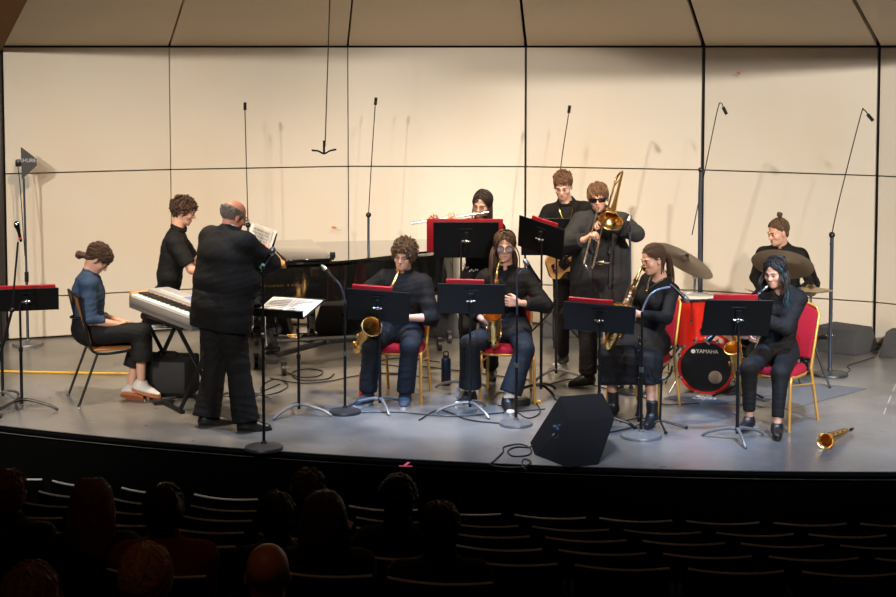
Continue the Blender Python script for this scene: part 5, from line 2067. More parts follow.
def clarinet(name, M, label, S=1.0, group='clarinets'):
    root = empty(name)
    tag(root, label, 'clarinet', group)
    root.matrix_world = M
    # mouthpiece tip at the origin, tube down -z
    MB().lathe([(.002, 0), (.008, -.012), (.0125, -.05), (.0125, -.085)], 18).build('mouthpiece', M_EBON, root)
    MB().lathe([(.0135, -.035), (.0142, -.036), (.0142, -.055), (.0135, -.056)], 18).build('ligature', M_SILVER, root)
    MB().lathe([(.0125, -.085), (.0165, -.09), (.0165, -.145), (.0130, -.150)], 18).build('barrel', M_EBON, root)
    MB().lathe([(.0135, -.150), (.0135, -.36)], 20).build('upper_joint', M_EBON, root)
    MB().lathe([(.0145, -.36), (.0150, -.58)], 20).build('lower_joint', M_EBON, root)
    MB().lathe([(.0165, -.58), (.018, -.60), (.023, -.63), (.033, -.66), (.034, -.664), (.030, -.664), (.015, -.61)], 28).build('bell', M_EBON, root)
    for z in (-.15, -.36, -.585, -.663):
        r = .0165 if z > -.6 else .0342
        MB().lathe([(r - .002, z - .003), (r, z - .003), (r, z + .003), (r - .002, z + .003)], 24).build('ring', M_SILVER, root)
    mb = MB()
    for k, z in enumerate([-.17 - i * .0235 for i in range(17)]):
        a = R((70, 110, 20, 160)[k % 4])
        d = V((math.cos(a), math.sin(a), 0))
        mb.lathe([(0, 0), (.0085, 0), (.0085, .003), (0, .005)], 12, M=zframe(V((0, 0, z)) + d * .017, d))
    for a, z0, z1 in ((60, -.16, -.35), (120, -.18, -.34), (40, -.37, -.57), (130, -.38, -.56)):
        d = V((math.cos(R(a)), math.sin(R(a)), 0)) * .0185
        mb.cyl(d + V((0, 0, z0)), d + V((0, 0, z1)), .0022, seg=6)
    mb.build('keys', M_SILVER, root)
    return root


def flute(a, b, label):
    """a: foot end, b: crown end"""
    root = empty('flute', a, 0, label, 'flute')
    d = b - a
    L = d.length
    z = d.normalized()
    M = zframe((0, 0, 0), z, (0, 0, 1))
    MB().lathe([(.008, 0), (.0098, 0), (.0098, L * .155)], 16, M=M).build('foot_joint', M_SILVER, root)
    MB().lathe([(.0108, L * .155), (.0108, L * .17), (.0098, L * .17), (.0098, L * .68), (.0112, L * .68), (.0112, L * .71)], 16, M=M).build('body', M_SILVER, root)
    MB().lathe([(.0098, L * .71), (.0092, L * .985), (.0115, L * .985), (.0115, L), (0, L + .004)], 16, M=M).build('head_joint', M_SILVER, root)
    MB().box((0, .009, L * .87), (.020, .010, .026), .004, M=M).build('lip_plate', M_SILVER, root)
    mb = MB()
    for k in range(15):
        zz = L * (.03 + .62 * k / 14)
        mb.lathe([(0, 0), (.0080, 0), (.0080, .0035), (0, .005)], 12, M=M @ Matrix.Translation((0, .0100, zz)) @ Matrix.Rotation(-PI / 2, 4, 'X'))
    mb.cyl((.010, .008, L * .03), (.010, .008, L * .65), .0025, seg=6, M=M)
    mb.build('keys', M_SILVER, root)
    return root


def trombone(MT, label):
    """mouthpiece rim at the origin; slide runs along +y; bell section beside it on -x"""
    root = empty('trombone')
    tag(root, label, 'trombone')
    root.matrix_world = MT
    MB().lathe([(.0125, 0), (.0128, .004), (.0105, .02), (.005, .035), (.0055, .07)], 16, M=Matrix.Rotation(-PI / 2, 4, 'X')).build('mouthpiece', M_SILVER, root)
    mb = MB()
    mb.cyl((0, .06, 0), (0, .52, 0), .0075, seg=12).cyl((0, .06, -.085), (0, .52, -.085), .0075, seg=12)
    mb.cyl((0, .09, 0), (0, .09, -.085), .0065, seg=10)
    mb.build('inner_slide', M_SILVER, root)
    mb = MB()
    q = [(0, .34, 0), (0, .66, 0)] + [(0, .66 + .0425 * math.sin(a), -.0425 + .0425 * math.cos(a)) for a in [PI * i / 8 for i in range(1, 8)]] + [(0, .66, -.085), (0, .34, -.085)]
    mb.tube(q, .0088, 12)
    mb.cyl((0, .36, 0), (0, .36, -.085), .0065, seg=10)
    mb.build('outer_slide', M_SILVER, root)
    # tubing up over the shoulder and back to the bell
    mb = MB()
    q = [(0, .06, -.085), (-.01, .0, -.085), (-.03, -.20, -.080), (-.045, -.34, -.075)]
    mb.tube(curve_pts(q, 4), .0095, 12)
    mb.build('gooseneck', M_BRASS, root)
    mb = MB()
    q = [V((-.045 - .065 * (1 - math.cos(a)), -.34 - .075 * math.sin(a), -.075 + .02 * (a / PI))) for a in [PI * i / 10 for i in range(11)]]
    mb.tube(q, .0105, 14)
    mb.cyl((-.045, -.30, -.075), (-.175, -.30, -.055), .005, seg=8)
    mb.build('tuning_slide', M_BRASS, root)
    mb = MB()
    y = [-.34, -.15, .0, .08, .14, .19, .225, .245, .252]
    r = [.0105, .0135, .018, .024, .033, .047, .066, .090, .104]
    mb.tube([(-.175, a, -.055) for a in y], r, 36, cap=False)
    mb.tube([(-.175, a - .001, -.055) for a in y[::-1][:-1]], [a - .0025 for a in r[::-1][:-1]], 36, cap=False)
    mb.tube([(-.175 + .104 * math.cos(2 * PI * k / 36), .252, -.055 + .104 * math.sin(2 * PI * k / 36)) for k in range(36)], .0028, 6, closed=True)
    mb.cyl((0, .07, -.085), (-.17, .06, -.06), .0055, seg=8)
    mb.build('bell', M_BRASS, root, clean=False)
    return root


def bass_guitar(M, label):
    """body centre at the origin, strings along +x towards the head, front on -y"""
    root = empty('bass_guitar')
    tag(root, label, 'guitar')
    root.matrix_world = M
    out = curve_pts([(-.20, .0, 0), (-.19, .11, 0), (-.10, .17, 0), (.0, .135, 0), (.08, .13, 0), (.17, .175, 0), (.235, .165, 0), (.20, .11, 0), (.13, .06, 0), (.13, -.05, 0), (.17, -.10, 0), (.155, -.15, 0), (.08, -.14, 0), (.0, -.125, 0), (-.10, -.165, 0), (-.19, -.11, 0)], 4, closed=True)
    Tm = Matrix.Rotation(PI / 2, 4, 'X')
    MB().prism([(p.x, p.y) for p in out], -.02, .02, M=Tm).build('body', M_WOOD_T, root)
    MB().prism([(.0, -.10), (.12, -.07), (.13, .05), (.02, .07), (-.06, .0)], .0205, .023, M=Tm).build('pickguard', M_EBON, root)
    MB().box((.50, -.026, 0), (.80, .014, .048), .004).build('neck', mat('maple_neck', (.50, .30, .12), .4), root)
    MB().box((.52, -.034, 0), (.76, .005, .046), .001).build('fingerboard', mat('dark_fingerboard', (.05, .025, .015), .5), root)
    MB().prism([(.89, -.028), (.93, -.045), (1.10, -.03), (1.12, .03), (1.06, .07), (.93, .045), (.89, .028)], .015, .03, M=Tm).build('headstock', M_WOOD_T, root)
    mb = MB()
    for k in range(4):
        mb.cyl((-.12, -.042, -.024 + k * .016), (.95, -.040, -.018 + k * .012), .0012, seg=5)
    mb.build('strings', M_CHROME, root)
    MB().box((-.13, -.028, 0), (.05, .016, .09), .003).build('bridge', M_CHROME, root)
    for x in (-.03, .05):
        MB().box((x, -.027, 0), (.03, .014, .085), .003).build('pickup', M_EBON, root)
    for k in range(4):
        MB().cyl((.95 + k * .04, -.022, .06), (.95 + k * .04, -.022, .085), .008, seg=8).build('tuning_peg', M_CHROME, root)
    return root
# ------------------------------------------------------------------ the musicians
STAND = dict(hint=None)


def fl(px, py, z=.085, dy=0):
    g = G(px, py)
    return V((g.x, g.y + dy, z))


# --- keyboard player on the wooden chair
stack_chair(-2.81, 13.12, 24, 'wooden stacking chair with black frame under the seated keyboardist')
b = V((-2.9, 13.12, 0))
rt, H, J, X = person('seated person in blue shirt looking down beside the silver keyboard, hair in a bun', b,
    (-2.97, 13.08, .575), 16, P(85, 281, 13.12), P(98, 259.5, 13.12), 2, 44, S=1.0, W=1.06,
    arms=dict(R=dict(w=P(121, 325, 12.98), hint=(-.3, -.4, -1), d=(1, .2, -.1), n=(0, .3, -1), curl=.45), L=dict(w=P(120, 321, 13.2), hint=(-.3, .4, -1), d=(1, -.3, -.1), n=(0, -.3, -1), curl=.45)),
    legs=dict(R=dict(a=P(141, 383, 12.98), hint=(1, 0, 1), yaw=-8, pitch=14), L=dict(a=P(131, 389, 13.12), hint=(1, 0, .6), yaw=-12, pitch=8, tilt=-.85)),
    top=[dict(m=BLUE_SHIRT, collar=1, cr0=.062, gap=.12, cuff=.45, tuck=1, g=.014, gs=.015, wr=.009, wf=34, buttons=0)],
    bottom=dict(m=BLACK_TROUSER, hem=.55, flare=.078, g=.016, belt=1),
    shoes=dict(m=WHITE_LEATHER, sole=GUM, h=.026), brow=HAIR_BROWN)
s = hair_cap(H, 1.0, .004, plane_z=.083)
s.cap(H @ V((0, -.08, -.03)), H @ V((0, -.125, -.068)), .024, .028, k=.01)
s.ell(H @ V((0, -.135, -.075)), (.030, .028, .030), H, .01)
ho = s.build('hair', HAIR_BROWN, rt, b, .006)
locks(ho, HAIR_BROWN, b, H, 1.0, 260, .10, 3, lambda x, y, z: (-x * 5, -1, -.75), r=.0052, curl=.006, turns=2.0, lift=(.03, .12), jit=.4)
locks(ho, HAIR_BROWN, b, H, 1.0, 60, .055, 4, FLOW_FWD, r=.004, curl=.006, turns=1.6, keep=lambda p: p.y > .035, lift=(.06, .16), jit=.6, name='loose_front_curls')
Hb = H @ Matrix.Translation((0, -.118, -.118))
locks(ho, HAIR_BROWN, b, Hb, 1.0, 60, .045, 5, FLOW_CURL, r=.0042, curl=.007, turns=1.5, R0=(.028, .026, .028), hl=-1, jit=.6, name='bun_curls')

# --- pianist
b = V((P(168, 330, 14.45).x, 14.45, 0))
pz = V((b.x - .02, 14.45, .60))
rt, H, J, X = person('curly haired pianist in black short sleeved shirt seated behind the silver keyboard', b,
    pz, 5, P(175, 237, 14.45), P(184, 212, 14.43), 2, 18, S=1.04, W=.95,
    arms=dict(R=dict(w=P(219, 280, 14.30), hint=(-.2, -.5, -1), d=(1, .1, -.1), n=(0, 0, -1), curl=.4), L=dict(w=P(216, 280, 14.75), hint=(-.2, .5, -1), d=(1, 0, -.1), n=(0, 0, -1), curl=.4)),
    legs=dict(R=dict(a=V((b.x + .52, 14.38, .085)), hint=(1, 0, 1), yaw=5), L=dict(a=V((b.x + .40, 14.62, .085)), hint=(1, 0, 1), yaw=5)),
    top=[dict(m=BLACK_CLOTH, collar=1, gap=.2, cuff=-.82, g=.014, gs=.020, hem=.10, wr=.007)],
    bottom=dict(m=BLACK_TROUSER, g=.014), shoes=dict(m=BLACK_LEATHER, sole=BLACK_RUBBER), brow=HAIR_DARK)
s = hair_cap(H, 1.04, .006, plane_z=.080)
ho = s.build('hair', HAIR_BROWN, rt, b, .006)
locks(ho, HAIR_BROWN, b, H, 1.04, 330, .040, 8, FLOW_CURL, r=.0052, curl=.008, turns=1.8, lift=(.06, .24), jit=.7, hl=.0)

# --- conductor, seen from behind
b = V((G(226, 429).x, G(226, 426).y, 0))
cy = 50
f, rgt = dirv(cy), dirv(cy - 90)
pel = V((P(222, 306, b.y).x, b.y, .94))
rt, H, J, X = person('bald person with grey fringe in black suit standing with back turned, reading sheet music', b,
    pel, cy, P(227, 237, b.y + .02), P(234, 217, b.y + .05), 32, 24, S=1.0, W=1.45, belly=.10, skin=SKIN_RED, wide=1.08,
    arms=dict(R=dict(w=P(266, 259, b.y + .30), hint=(1.2, -.6, -.8), d=(0, .6, .5), n=(-1, 0, 0), curl=.6), L=dict(w=P(238, 266, b.y + .36), hint=(-1.5, -.3, -.7), d=(.2, .6, .4), n=(.6, -.4, 0), curl=.6)),
    legs=dict(R=dict(a=fl(246, 431), hint=f, yaw=8), L=dict(a=fl(207, 426), hint=f, yaw=20)),
    top=[dict(m=M_WHITE, name='shirt', collar=1, g=.004, gs=.002, tuck=1),
         dict(m=BLACK_SUIT, name='jacket', g=.030, gs=.028, skirt=.185, cuff=.95, collar='jacket', gap=.7, wr=.006, wf=34, cr=.034, cr0=.068)],
    bottom=dict(m=BLACK_SUIT, hem=1.03, flare=.078, g=.030, wr=.012, wf=30), shoes=dict(m=BLACK_LEATHER, sole=BLACK_RUBBER, s=1.05), brow=HAIR_GREY)
s = Solid()
T = lambda x, y, z: H @ V((x, y, z))
s.ell(T(0, -.018, .030), (.0855, .101, .084), H, .01)
s.cut(T(0, .01, .052), H.to_3x3() @ V((0, .25, 1)), .006)
s.cut(T(0, .035, 0), H.to_3x3() @ V((0, 1, .1)), .006)
s.cut(T(0, -.05, -.040), H.to_3x3() @ V((0, .3, -1)), .006)
ho = s.build('hair', HAIR_GREY, rt, b, .006)
locks(ho, HAIR_GREY, b, H, 1.0, 260, .022, 91, FLOW_CURL, r=.0040, lift=(.05, .10), jit=.4, keep=lambda p: p.z < .062 and p.y < .03, R0=(.082, .100, .088), hl=0)
gl = MB()
for x in (-1, 1):
    gl.tube([T(.078 * x, .0, .010) - b, T(.072 * x, .085, .008) - b], .002, 6)
    gl.tube([T(.034 * x + .027 * math.cos(a), .104, .004 + .019 * math.sin(a)) - b for a in [2 * PI * k / 14 for k in range(14)]], .002, 6, closed=True)
gl.tube([T(-.010, .106, .008) - b, T(.010, .106, .008) - b], .002, 6)
gl.build('spectacles', M_POLE, rt)
q0, q1 = P(250, 229, b.y + .50), P(266, 262, b.y + .46)
pc = (P(257, 244, b.y + .48))
Mp = Matrix.Translation(pc) @ Matrix.Rotation(R(cy - 90 + 12), 4, 'Z') @ Matrix.Rotation(R(-14), 4, 'X') @ Matrix.Rotation(R(14), 4, 'Y')
sh = MB().box((0, 0, 0), (.215, .002, .28), M=Mp).box((.03, .004, .012), (.215, .002, .28), M=Mp).build('sheet_music', M_PAPER)
tag(sh, 'white sheets of music held up by the conductor', 'sheet music')
ink = MB()
for k in range(10):
    for j in range(5):
        ink.box((0, -.0015, .115 - k * .025 - j * .003), (.18, .0006, .0008), M=Mp)
    rg = random.Random(k)
    for j in range(12):
        ink.box((rg.uniform(-.085, .085), -.0015, .11 - k * .025 - rg.uniform(0, .012)), (.005, .0006, .006), M=Mp)
ink.build('printed_notes', M_INK, sh)


# --- saxophone player with curls
place_bc(-.39, 13.15, -102, 'banquet chair under the curly haired saxophonist')
b = V((-.39, 13.1, 0))
f = dirv(-102)
rt, H, J, X = person('seated saxophonist with curly light brown hair in black shirt and dark jeans', b,
    (-.39, 13.20, .565), -100, P(404, 279, 13.12), P(404, 256, 13.06), -108, 12, -8, S=1.0, W=1.05,
    arms=dict(R=dict(w=P(366, 318, 12.98), hint=(-1, .3, -.6), d=(.3, -.4, -.6), n=(1, 0, -.2), curl=.7), L=dict(w=P(402, 318, 12.92), hint=(1, .2, -.5), d=(-1, -.1, .1), n=(-.3, .4, 0), curl=.7)),
    legs=dict(R=dict(a=fl(368, 405), hint=(-.25, -1, 1), yaw=-125), L=dict(a=fl(405, 406), hint=(.1, -1, 1), yaw=-92)),
    top=[dict(m=BLACK_CLOTH, collar=1, cuff=.28, g=.020, gs=.024, hem=.06, wr=.008, buttons=1)],
    bottom=dict(m=NAVY_DENIM, hem=.92, flare=.058, g=.016), shoes=dict(m=mat('navy_canvas', (.02, .03, .05), .8), sole=WHITE_RUBBER, h=.024), brow=HAIR_LIGHT)
s = hair_cap(H, 1.0, .008, plane_z=.080)
ho = s.build('hair', HAIR_LIGHT, rt, b, .006)
locks(ho, HAIR_LIGHT, b, H, 1.0, 300, .085, 11, FLOW_CURL, r=.0058, curl=.012, turns=2.2, lift=(.10, .34), jit=.6, hl=-.006, keep=lambda p: p.y < .045)
locks(ho, HAIR_LIGHT, b, H, 1.0, 60, .10, 13, FLOW_CURL, r=.0058, curl=.012, turns=2.4, lift=(.10, .25), jit=.5, keep=lambda p: abs(p.x) > .055 and p.y < .05 and p.z < .05, hl=-.006, name='side_curls')
locks(ho, HAIR_LIGHT, b, H, 1.0, 60, .034, 12, FLOW_FWD, r=.0055, curl=.010, turns=1.3, lift=(.10, .22), keep=lambda p: p.y > .03, jit=.5, name='front_curls')
place_sax(sax_frame(P(398, 270, 12.91), P(357, 350, 12.98), (.10, -1, .1), 1.2), 'gold saxophone played by the curly haired musician, bell beside his knee', 1.2)

# --- long-haired saxophone player with glasses
place_bc(.50, 13.12, -94, 'banquet chair under the long haired saxophonist')
b = V((.50, 13.1, 0))
rt, H, J, X = person('seated saxophonist with long wavy hair and glasses in black shirt', b,
    (.50, 13.18, .565), -94, P(506, 276, 13.15), P(505, 247, 13.09), -93, 6, 0, S=1.02, W=1.0,
    arms=dict(R=dict(w=P(483, 320, 12.94), hint=(-1, .4, -.5), d=(.8, -.3, -.1), n=(.3, .6, 0), curl=.75), L=dict(w=P(520, 303, 12.88), hint=(1, .3, -.5), d=(-1, -.1, .15), n=(-.2, .6, 0), curl=.75)),
    legs=dict(R=dict(a=fl(470, 404), hint=(-.5, -1, 1), yaw=-128), L=dict(a=fl(508, 411), hint=(.5, -1, 1), yaw=-85)),
    top=[dict(m=BLACK_CLOTH, collar=1, cuff=.80, g=.016, gs=.016, cr=.036, hem=.06, wr=.008, buttons=1)],
    bottom=dict(m=NAVY_DENIM, hem=.86, flare=.072, g=.020), shoes=dict(m=BLACK_LEATHER, sole=WHITE_RUBBER, toe=WHITE_RUBBER, sock=M_WHITE), brow=HAIR_BROWN)
s = hair_cap(H, 1.02, .004, plane_z=.086, slope=1.0)
HC = mat('hair_chestnut', (.085, .045, .026), .45, strand=True, var=.75, vscale=150, bump=1.0, bscale=190)
ho = s.build('hair', HC, rt, b, .006)
locks(ho, HC, b, H, 1.02, 190, .47, 21, FLOW_PART, r=.0072, wave=.020, keep=lambda p: p.x > -.004, jit=.16, steps=16, lift=(.04, .16), hang=.03, hl=.004, drift=(.75, .55))
locks(ho, HC, b, H, 1.02, 110, .24, 22, lambda x, y, z: (-.8, -.75, -.8), r=.0062, wave=.006, keep=lambda p: p.x < .004, jit=.14, steps=12, lift=(.02, .07), hang=.0, hl=.004, drift=(.15, -.1), name='tucked_locks')
T = lambda x, y, z: H @ V((x, y, z))
gl = MB()
for x in (-1, 1):
    gl.tube([T(.079 * x, .0, .012) - b, T(.070 * x, .088, .010) - b], .002, 6)
    gl.tube([T(.034 * x + .029 * math.cos(a), .107, .004 + .022 * math.sin(a)) - b for a in [2 * PI * k / 16 for k in range(16)]], .0025, 6, closed=True)
gl.tube([T(-.008, .110, .008) - b, T(.008, .110, .008) - b], .002, 6)
go = gl.build('spectacles', M_POLE, rt)
for x in (-1, 1):
    MB().lathe([(0, 0), (.027, 0), (.027, .001), (0, .001)], 18, M=H @ Matrix.Translation((.034 * x, .107, .004)) @ Matrix.Scale(1, 4) @ Matrix.Rotation(-PI / 2, 4, 'X')).build('lens', mat('glare_tinted_glass', (.88, .84, .97), .05, var=0), go).data.transform(Matrix.Translation(-b))  # purple glare on the glasses is put into the lens colour
MATS['glare_tinted_glass'].node_tree.nodes['Principled BSDF'].inputs['Transmission Weight'].default_value = .75
place_sax(sax_frame(P(502.5, 263, 12.95), P(496, 344, 12.90), (-.25, -1, .1), 1.05), 'gold saxophone held upright by the long haired musician in glasses', 1.08)

# --- flute player
b = V((P(480, 300, 13.85).x, 13.85, 0))
f = dirv(-100)
rt, H, J, X = person('standing flute player with long straight dark hair in black blouse', b,
    (b.x, 13.86, .90), -100, P(484, 225, 13.82), P(482, 205, 13.78), -112, 14, -6, S=.97, W=.92, fem=True,
    arms=dict(R=dict(w=P(436, 226, 13.60), hint=(-.6, .2, -1), d=(-.5, -.1, .8), n=(.2, -1, .2), curl=.9), L=dict(w=P(455, 225, 13.54), hint=(.3, -.2, -1), d=(-.6, 0, .8), n=(.2, .9, .2), curl=.9)),
    legs=dict(R=dict(a=V((b.x - .11, 13.84, .085)), hint=f, yaw=-110), L=dict(a=V((b.x + .10, 13.88, .085)), hint=f, yaw=-85)),
    top=[dict(m=BLACK_CLOTH, collar=1, cuff=.85, g=.014, gs=.012, hem=.03, wr=.007, buttons=1)],
    bottom=dict(m=BLACK_TROUSER, name='trousers', g=.016, flare=.055), shoes=dict(m=BLACK_LEATHER, sole=BLACK_RUBBER, s=.92), brow=HAIR_DARK)
s = hair_cap(H, .97, .004, plane_z=.088, slope=1.05)
ho = s.build('hair', HAIR_DARK, rt, b, .006)
locks(ho, HAIR_DARK, b, H, .97, 150, .32, 5, FLOW_PART, r=.0062, wave=.003, keep=lambda p: p.x < .006, jit=.10, steps=14, lift=(.02, .09), hang=.02, hl=.004, drift=(.16, .30))
locks(ho, HAIR_DARK, b, H, .97, 90, .16, 6, lambda x, y, z: (.8, -.9, -.8), r=.0058, keep=lambda p: p.x > -.004, jit=.10, steps=10, lift=(.01, .05), hang=-.03, hl=.004, name='tucked_locks')
sq = MB()
rg = random.Random(5)
for k in range(60):
    a = 2 * PI * k / 60
    p = X['Mh'].to_3x3() @ V((math.cos(a) * .175, math.sin(a) * .135, 0))
    sq.ball(V((0, 0, .985 + rg.uniform(-.02, .02))) + p, .0065, 6)
sq.build('sequin_belt', M_WHITE, rt)
flute(P(411, 223.5, 13.50), P(489, 212, 13.60), 'silver flute held out sideways above the wide red folder')

# --- bass guitarist
b = V((P(573, 365, 14.5).x, 14.5, 0))
f = dirv(-98)
rt, H, J, X = person('standing bass guitarist with short sandy hair in black jacket, looking down', b,
    (b.x - .01, 14.52, .95), -98, P(567, 208, 14.5), P(563, 186.5, 14.43), -103, 22, 0, S=1.02, W=1.0,
    arms=dict(R=dict(w=P(551, 250, 14.22), hint=(-1, .3, -.5), d=(.7, -.1, -.5), n=(.1, 1, 0), curl=.5), L=dict(w=P(600, 238, 14.24), hint=(.6, .2, -1), d=(.3, .0, .6), n=(0, -.2, 1), curl=.8)),
    legs=dict(R=dict(a=fl(563, 365), hint=f, yaw=-118), L=dict(a=fl(587, 370), hint=f, yaw=-95)),
    top=[dict(m=BLACK_CLOTH, name='t_shirt', g=.006, cuff=-.7, hem=.05), dict(m=BLACK_SUIT, name='jacket', g=.018, gs=.014, hem=.08, cuff=.9, open=.055, collar='jacket', gap=.55, wr=.007)],
    bottom=dict(m=BROWN_BLACK_TROUSER, g=.014, flare=.044, hem=.94), shoes=dict(m=BLACK_LEATHER, sole=WHITE_RUBBER, toe=WHITE_RUBBER, sock=M_WHITE, sockh=.06, h=.024), brow=HAIR_SANDY)
s = hair_cap(H, 1.02, .002, plane_z=.085)
ho = s.build('hair', HAIR_SANDY, rt, b, .006)
locks(ho, HAIR_SANDY, b, H, 1.02, 220, .035, 31, FLOW_CURL, r=.0048, lift=(.0, .05), keep=lambda p: p.z < .105, jit=.25)
locks(ho, HAIR_SANDY, b, H, 1.02, 170, .055, 32, FLOW_FWD, r=.0052, curl=.006, turns=1.2, lift=(.06, .17), keep=lambda p: p.z > .085, jit=.45, name='top_locks')
ch = MB()
rs3 = X['Ms'].to_3x3()
ch.tube(curve_pts([X['neck'] - b + rs3 @ V(q) for q in ((-.065, .02, .02), (-.060, .10, -.03), (-.03, .145, -.12), (0, .155, -.17), (.03, .145, -.12), (.060, .10, -.03), (.065, .02, .02))], 5), .0035, 6)
ch.build('necklace', GOLD_CHAIN, rt)
bo = P(561, 263, 14.22)
Mb = Matrix.Translation(bo) @ Matrix.Rotation(R(28), 4, 'Z') @ Matrix.Rotation(R(-20), 4, 'Y') @ Matrix.Scale(.74, 4)
bass_guitar(Mb, 'natural wood bass guitar slung before the guitarist in black')

# --- trombonist
b = V((P(598, 380, 13.75).x, 13.75, 0))
f = dirv(-96)
rt, H, J, X = person('standing trombonist in dark sunglasses and open charcoal suit jacket', b,
    (b.x + .02, 13.78, .95), -96, P(603, 219, 13.75), P(598, 198.5, 13.68), -97, 6, 4, S=1.03, W=1.17, belly=.03, wide=1.05,
    arms=dict(R=dict(w=P(584, 240, 13.36), hint=(-1, .2, -.8), d=(.6, -.3, .5), n=(.6, -.1, -.2), curl=.9), L=dict(w=P(609, 223, 13.38), hint=(1, .25, -.42), d=(-1, -.2, .1), n=(0, -.4, -.5), curl=.9)),
    legs=dict(R=dict(a=fl(588, 384), hint=f, yaw=-150), L=dict(a=fl(616, 386), hint=f, yaw=-85)),
    top=[dict(m=BLACK_CLOTH, collar=1, g=.008, gs=.004, tuck=1, buttons=1), dict(m=GREY_SUIT, name='jacket', g=.030, gs=.026, skirt=.20, cuff=.93, cr=.036, open=.060, collar='jacket', gap=.6, lapel=1, wr=.008, wf=26)],
    bottom=dict(m=BROWN_BLACK_TROUSER, g=.020, flare=.058, hem=.97, belt=M_BRASS), shoes=dict(m=BLACK_LEATHER, sole=BLACK_RUBBER, s=1.05), brow=HAIR_SANDY, eyes=False)
s = hair_cap(H, 1.03, .004, plane_z=.080)
ho = s.build('hair', HAIR_SANDY, rt, b, .006)
locks(ho, HAIR_SANDY, b, H, 1.03, 330, .085, 41, lambda x, y, z: (x * 5 - .25, .7 if y > -.02 else -.3, -1.0), r=.0058, lift=(.04, .15), jit=.16, hl=.004)
T = lambda x, y, z: H @ V((x, y, z)) - b
gl = MB()
for x in (-1, 1):
    gl.tube([T(.079 * x, .0, .014), T(.068 * x, .090, .012)], .004, 6)
    gl.box((.034 * x, .098, .004), (.058, .010, .038), .006, rot=Matrix.Rotation(-.22 * x, 4, 'Z'), M=Matrix.Translation(-b) @ H)
gl.box((0, .102, .012), (.026, .006, .012), .002, M=Matrix.Translation(-b) @ H)
gl.build('sunglasses', GLASS_DARK, rt)
# trombone
ax = V((-.24, -.77, -.60)).normalized()
zl = (V((-1, 0, 0)) - ax * ax.dot(V((-1, 0, 0)))).normalized()
zl = Matrix.Rotation(R(-33), 3, ax) @ zl
xl = ax.cross(zl)
MT = Matrix((xl, ax, zl)).transposed().to_4x4()
MT.translation = H @ V((0, .112, -.056)) + V((0, -.005, 0))
trombone(MT, 'gold trombone with silver slide played by the person in sunglasses')

# --- ponytailed saxophone player
place_bc(1.58, 12.70, -120, 'banquet chair under the ponytailed saxophonist')
b = V((1.58, 12.65, 0))
rt, H, J, X = person('seated saxophonist with long brown ponytail in black top and long skirt', b,
    (1.60, 12.73, .565), -125, P(664, 283, 12.68), P(653, 260, 12.58), -152, 14, 0, yaw_sh=-140, S=.97, W=.92, fem=True,
    arms=dict(L=dict(w=P(639, 314, 12.28), hint=(.6, -.5, -.9), d=(-1, .1, .05), n=(0, .9, -.1), curl=.75), R=dict(w=P(620, 318, 12.62), hint=(-.3, .6, -.9), d=(-.4, -.6, -.5), n=(0, -1, 0), curl=.75)),
    legs=dict(R=dict(a=fl(613, 416), hint=(-.6, -.8, 1), yaw=-130), L=dict(a=fl(652, 426), hint=(-.4, -.9, 1), yaw=-115)),
    top=[dict(m=BLACK_CLOTH, g=.010, gs=.008, cuff=.93, cr=.028, hem=.02, wr=.005, vneck=.03)],
    bottom=dict(m=BLACK_TROUSER, name='skirt', skirt=1, hem=.50, g=.012, wr=.012, wf=22), shoes=dict(m=BLACK_LEATHER, sole=BLACK_RUBBER, boot=.10, s=.92), brow=HAIR_DARK)
s = hair_cap(H, .97, .004, plane_z=.088, slope=1.0)
ho = s.build('hair', HAIR_BROWN, rt, b, .006)
locks(ho, HAIR_BROWN, b, H, .97, 260, .13, 51, lambda x, y, z: (-x * 4, -1, -.45), r=.0055, lift=(.01, .05), jit=.08, hl=.004)
pt = MB()
rg = random.Random(3)
for i in range(46):
    jx, jy = rg.uniform(-.016, .016), rg.uniform(-.014, .014)
    e = rg.uniform(.85, 1.1)
    pts = [H @ V(q) - b for q in curve_pts([(jx * .5, -.095, .030 + jy * .5), (jx, -.135 + jy, .01), (jx * 1.6, -.150 + jy, -.07 * e), (jx * 1.8, -.140 + jy * 1.3, -.17 * e), (jx * 1.2, -.125 + jy, -.27 * e)], 3)]
    pt.tube(pts, [.0055 * (1 - .55 * k / len(pts)) for k in range(len(pts))], 5)
pt.build('ponytail', HAIR_BROWN, ho, clean=False)
MB().tube(curve_pts([X['neck'] - b + X['Ms'].to_3x3() @ V(q) for q in ((-.062, -.01, .035), (-.05, .07, .0), (-.02, .12, -.06), (0, .135, -.10), (.02, .12, -.06), (.05, .07, .0), (.062, -.01, .035), (0, -.06, .05))], 4, closed=True), .010, 8, closed=True).build('neck_strap', BLACK_LEATHER, rt)
MB().ball(X['neck'] - b + X['Ms'].to_3x3() @ V((0, .145, -.10)), .012, 10).build('pendant', GOLD_CHAIN, rt)
place_sax(sax_frame(H @ V((0, .10, -.058)), P(607, 353, 12.30), (-.35, -1, .0), 1.12), 'gold saxophone played by the musician with the ponytail', 1.12)

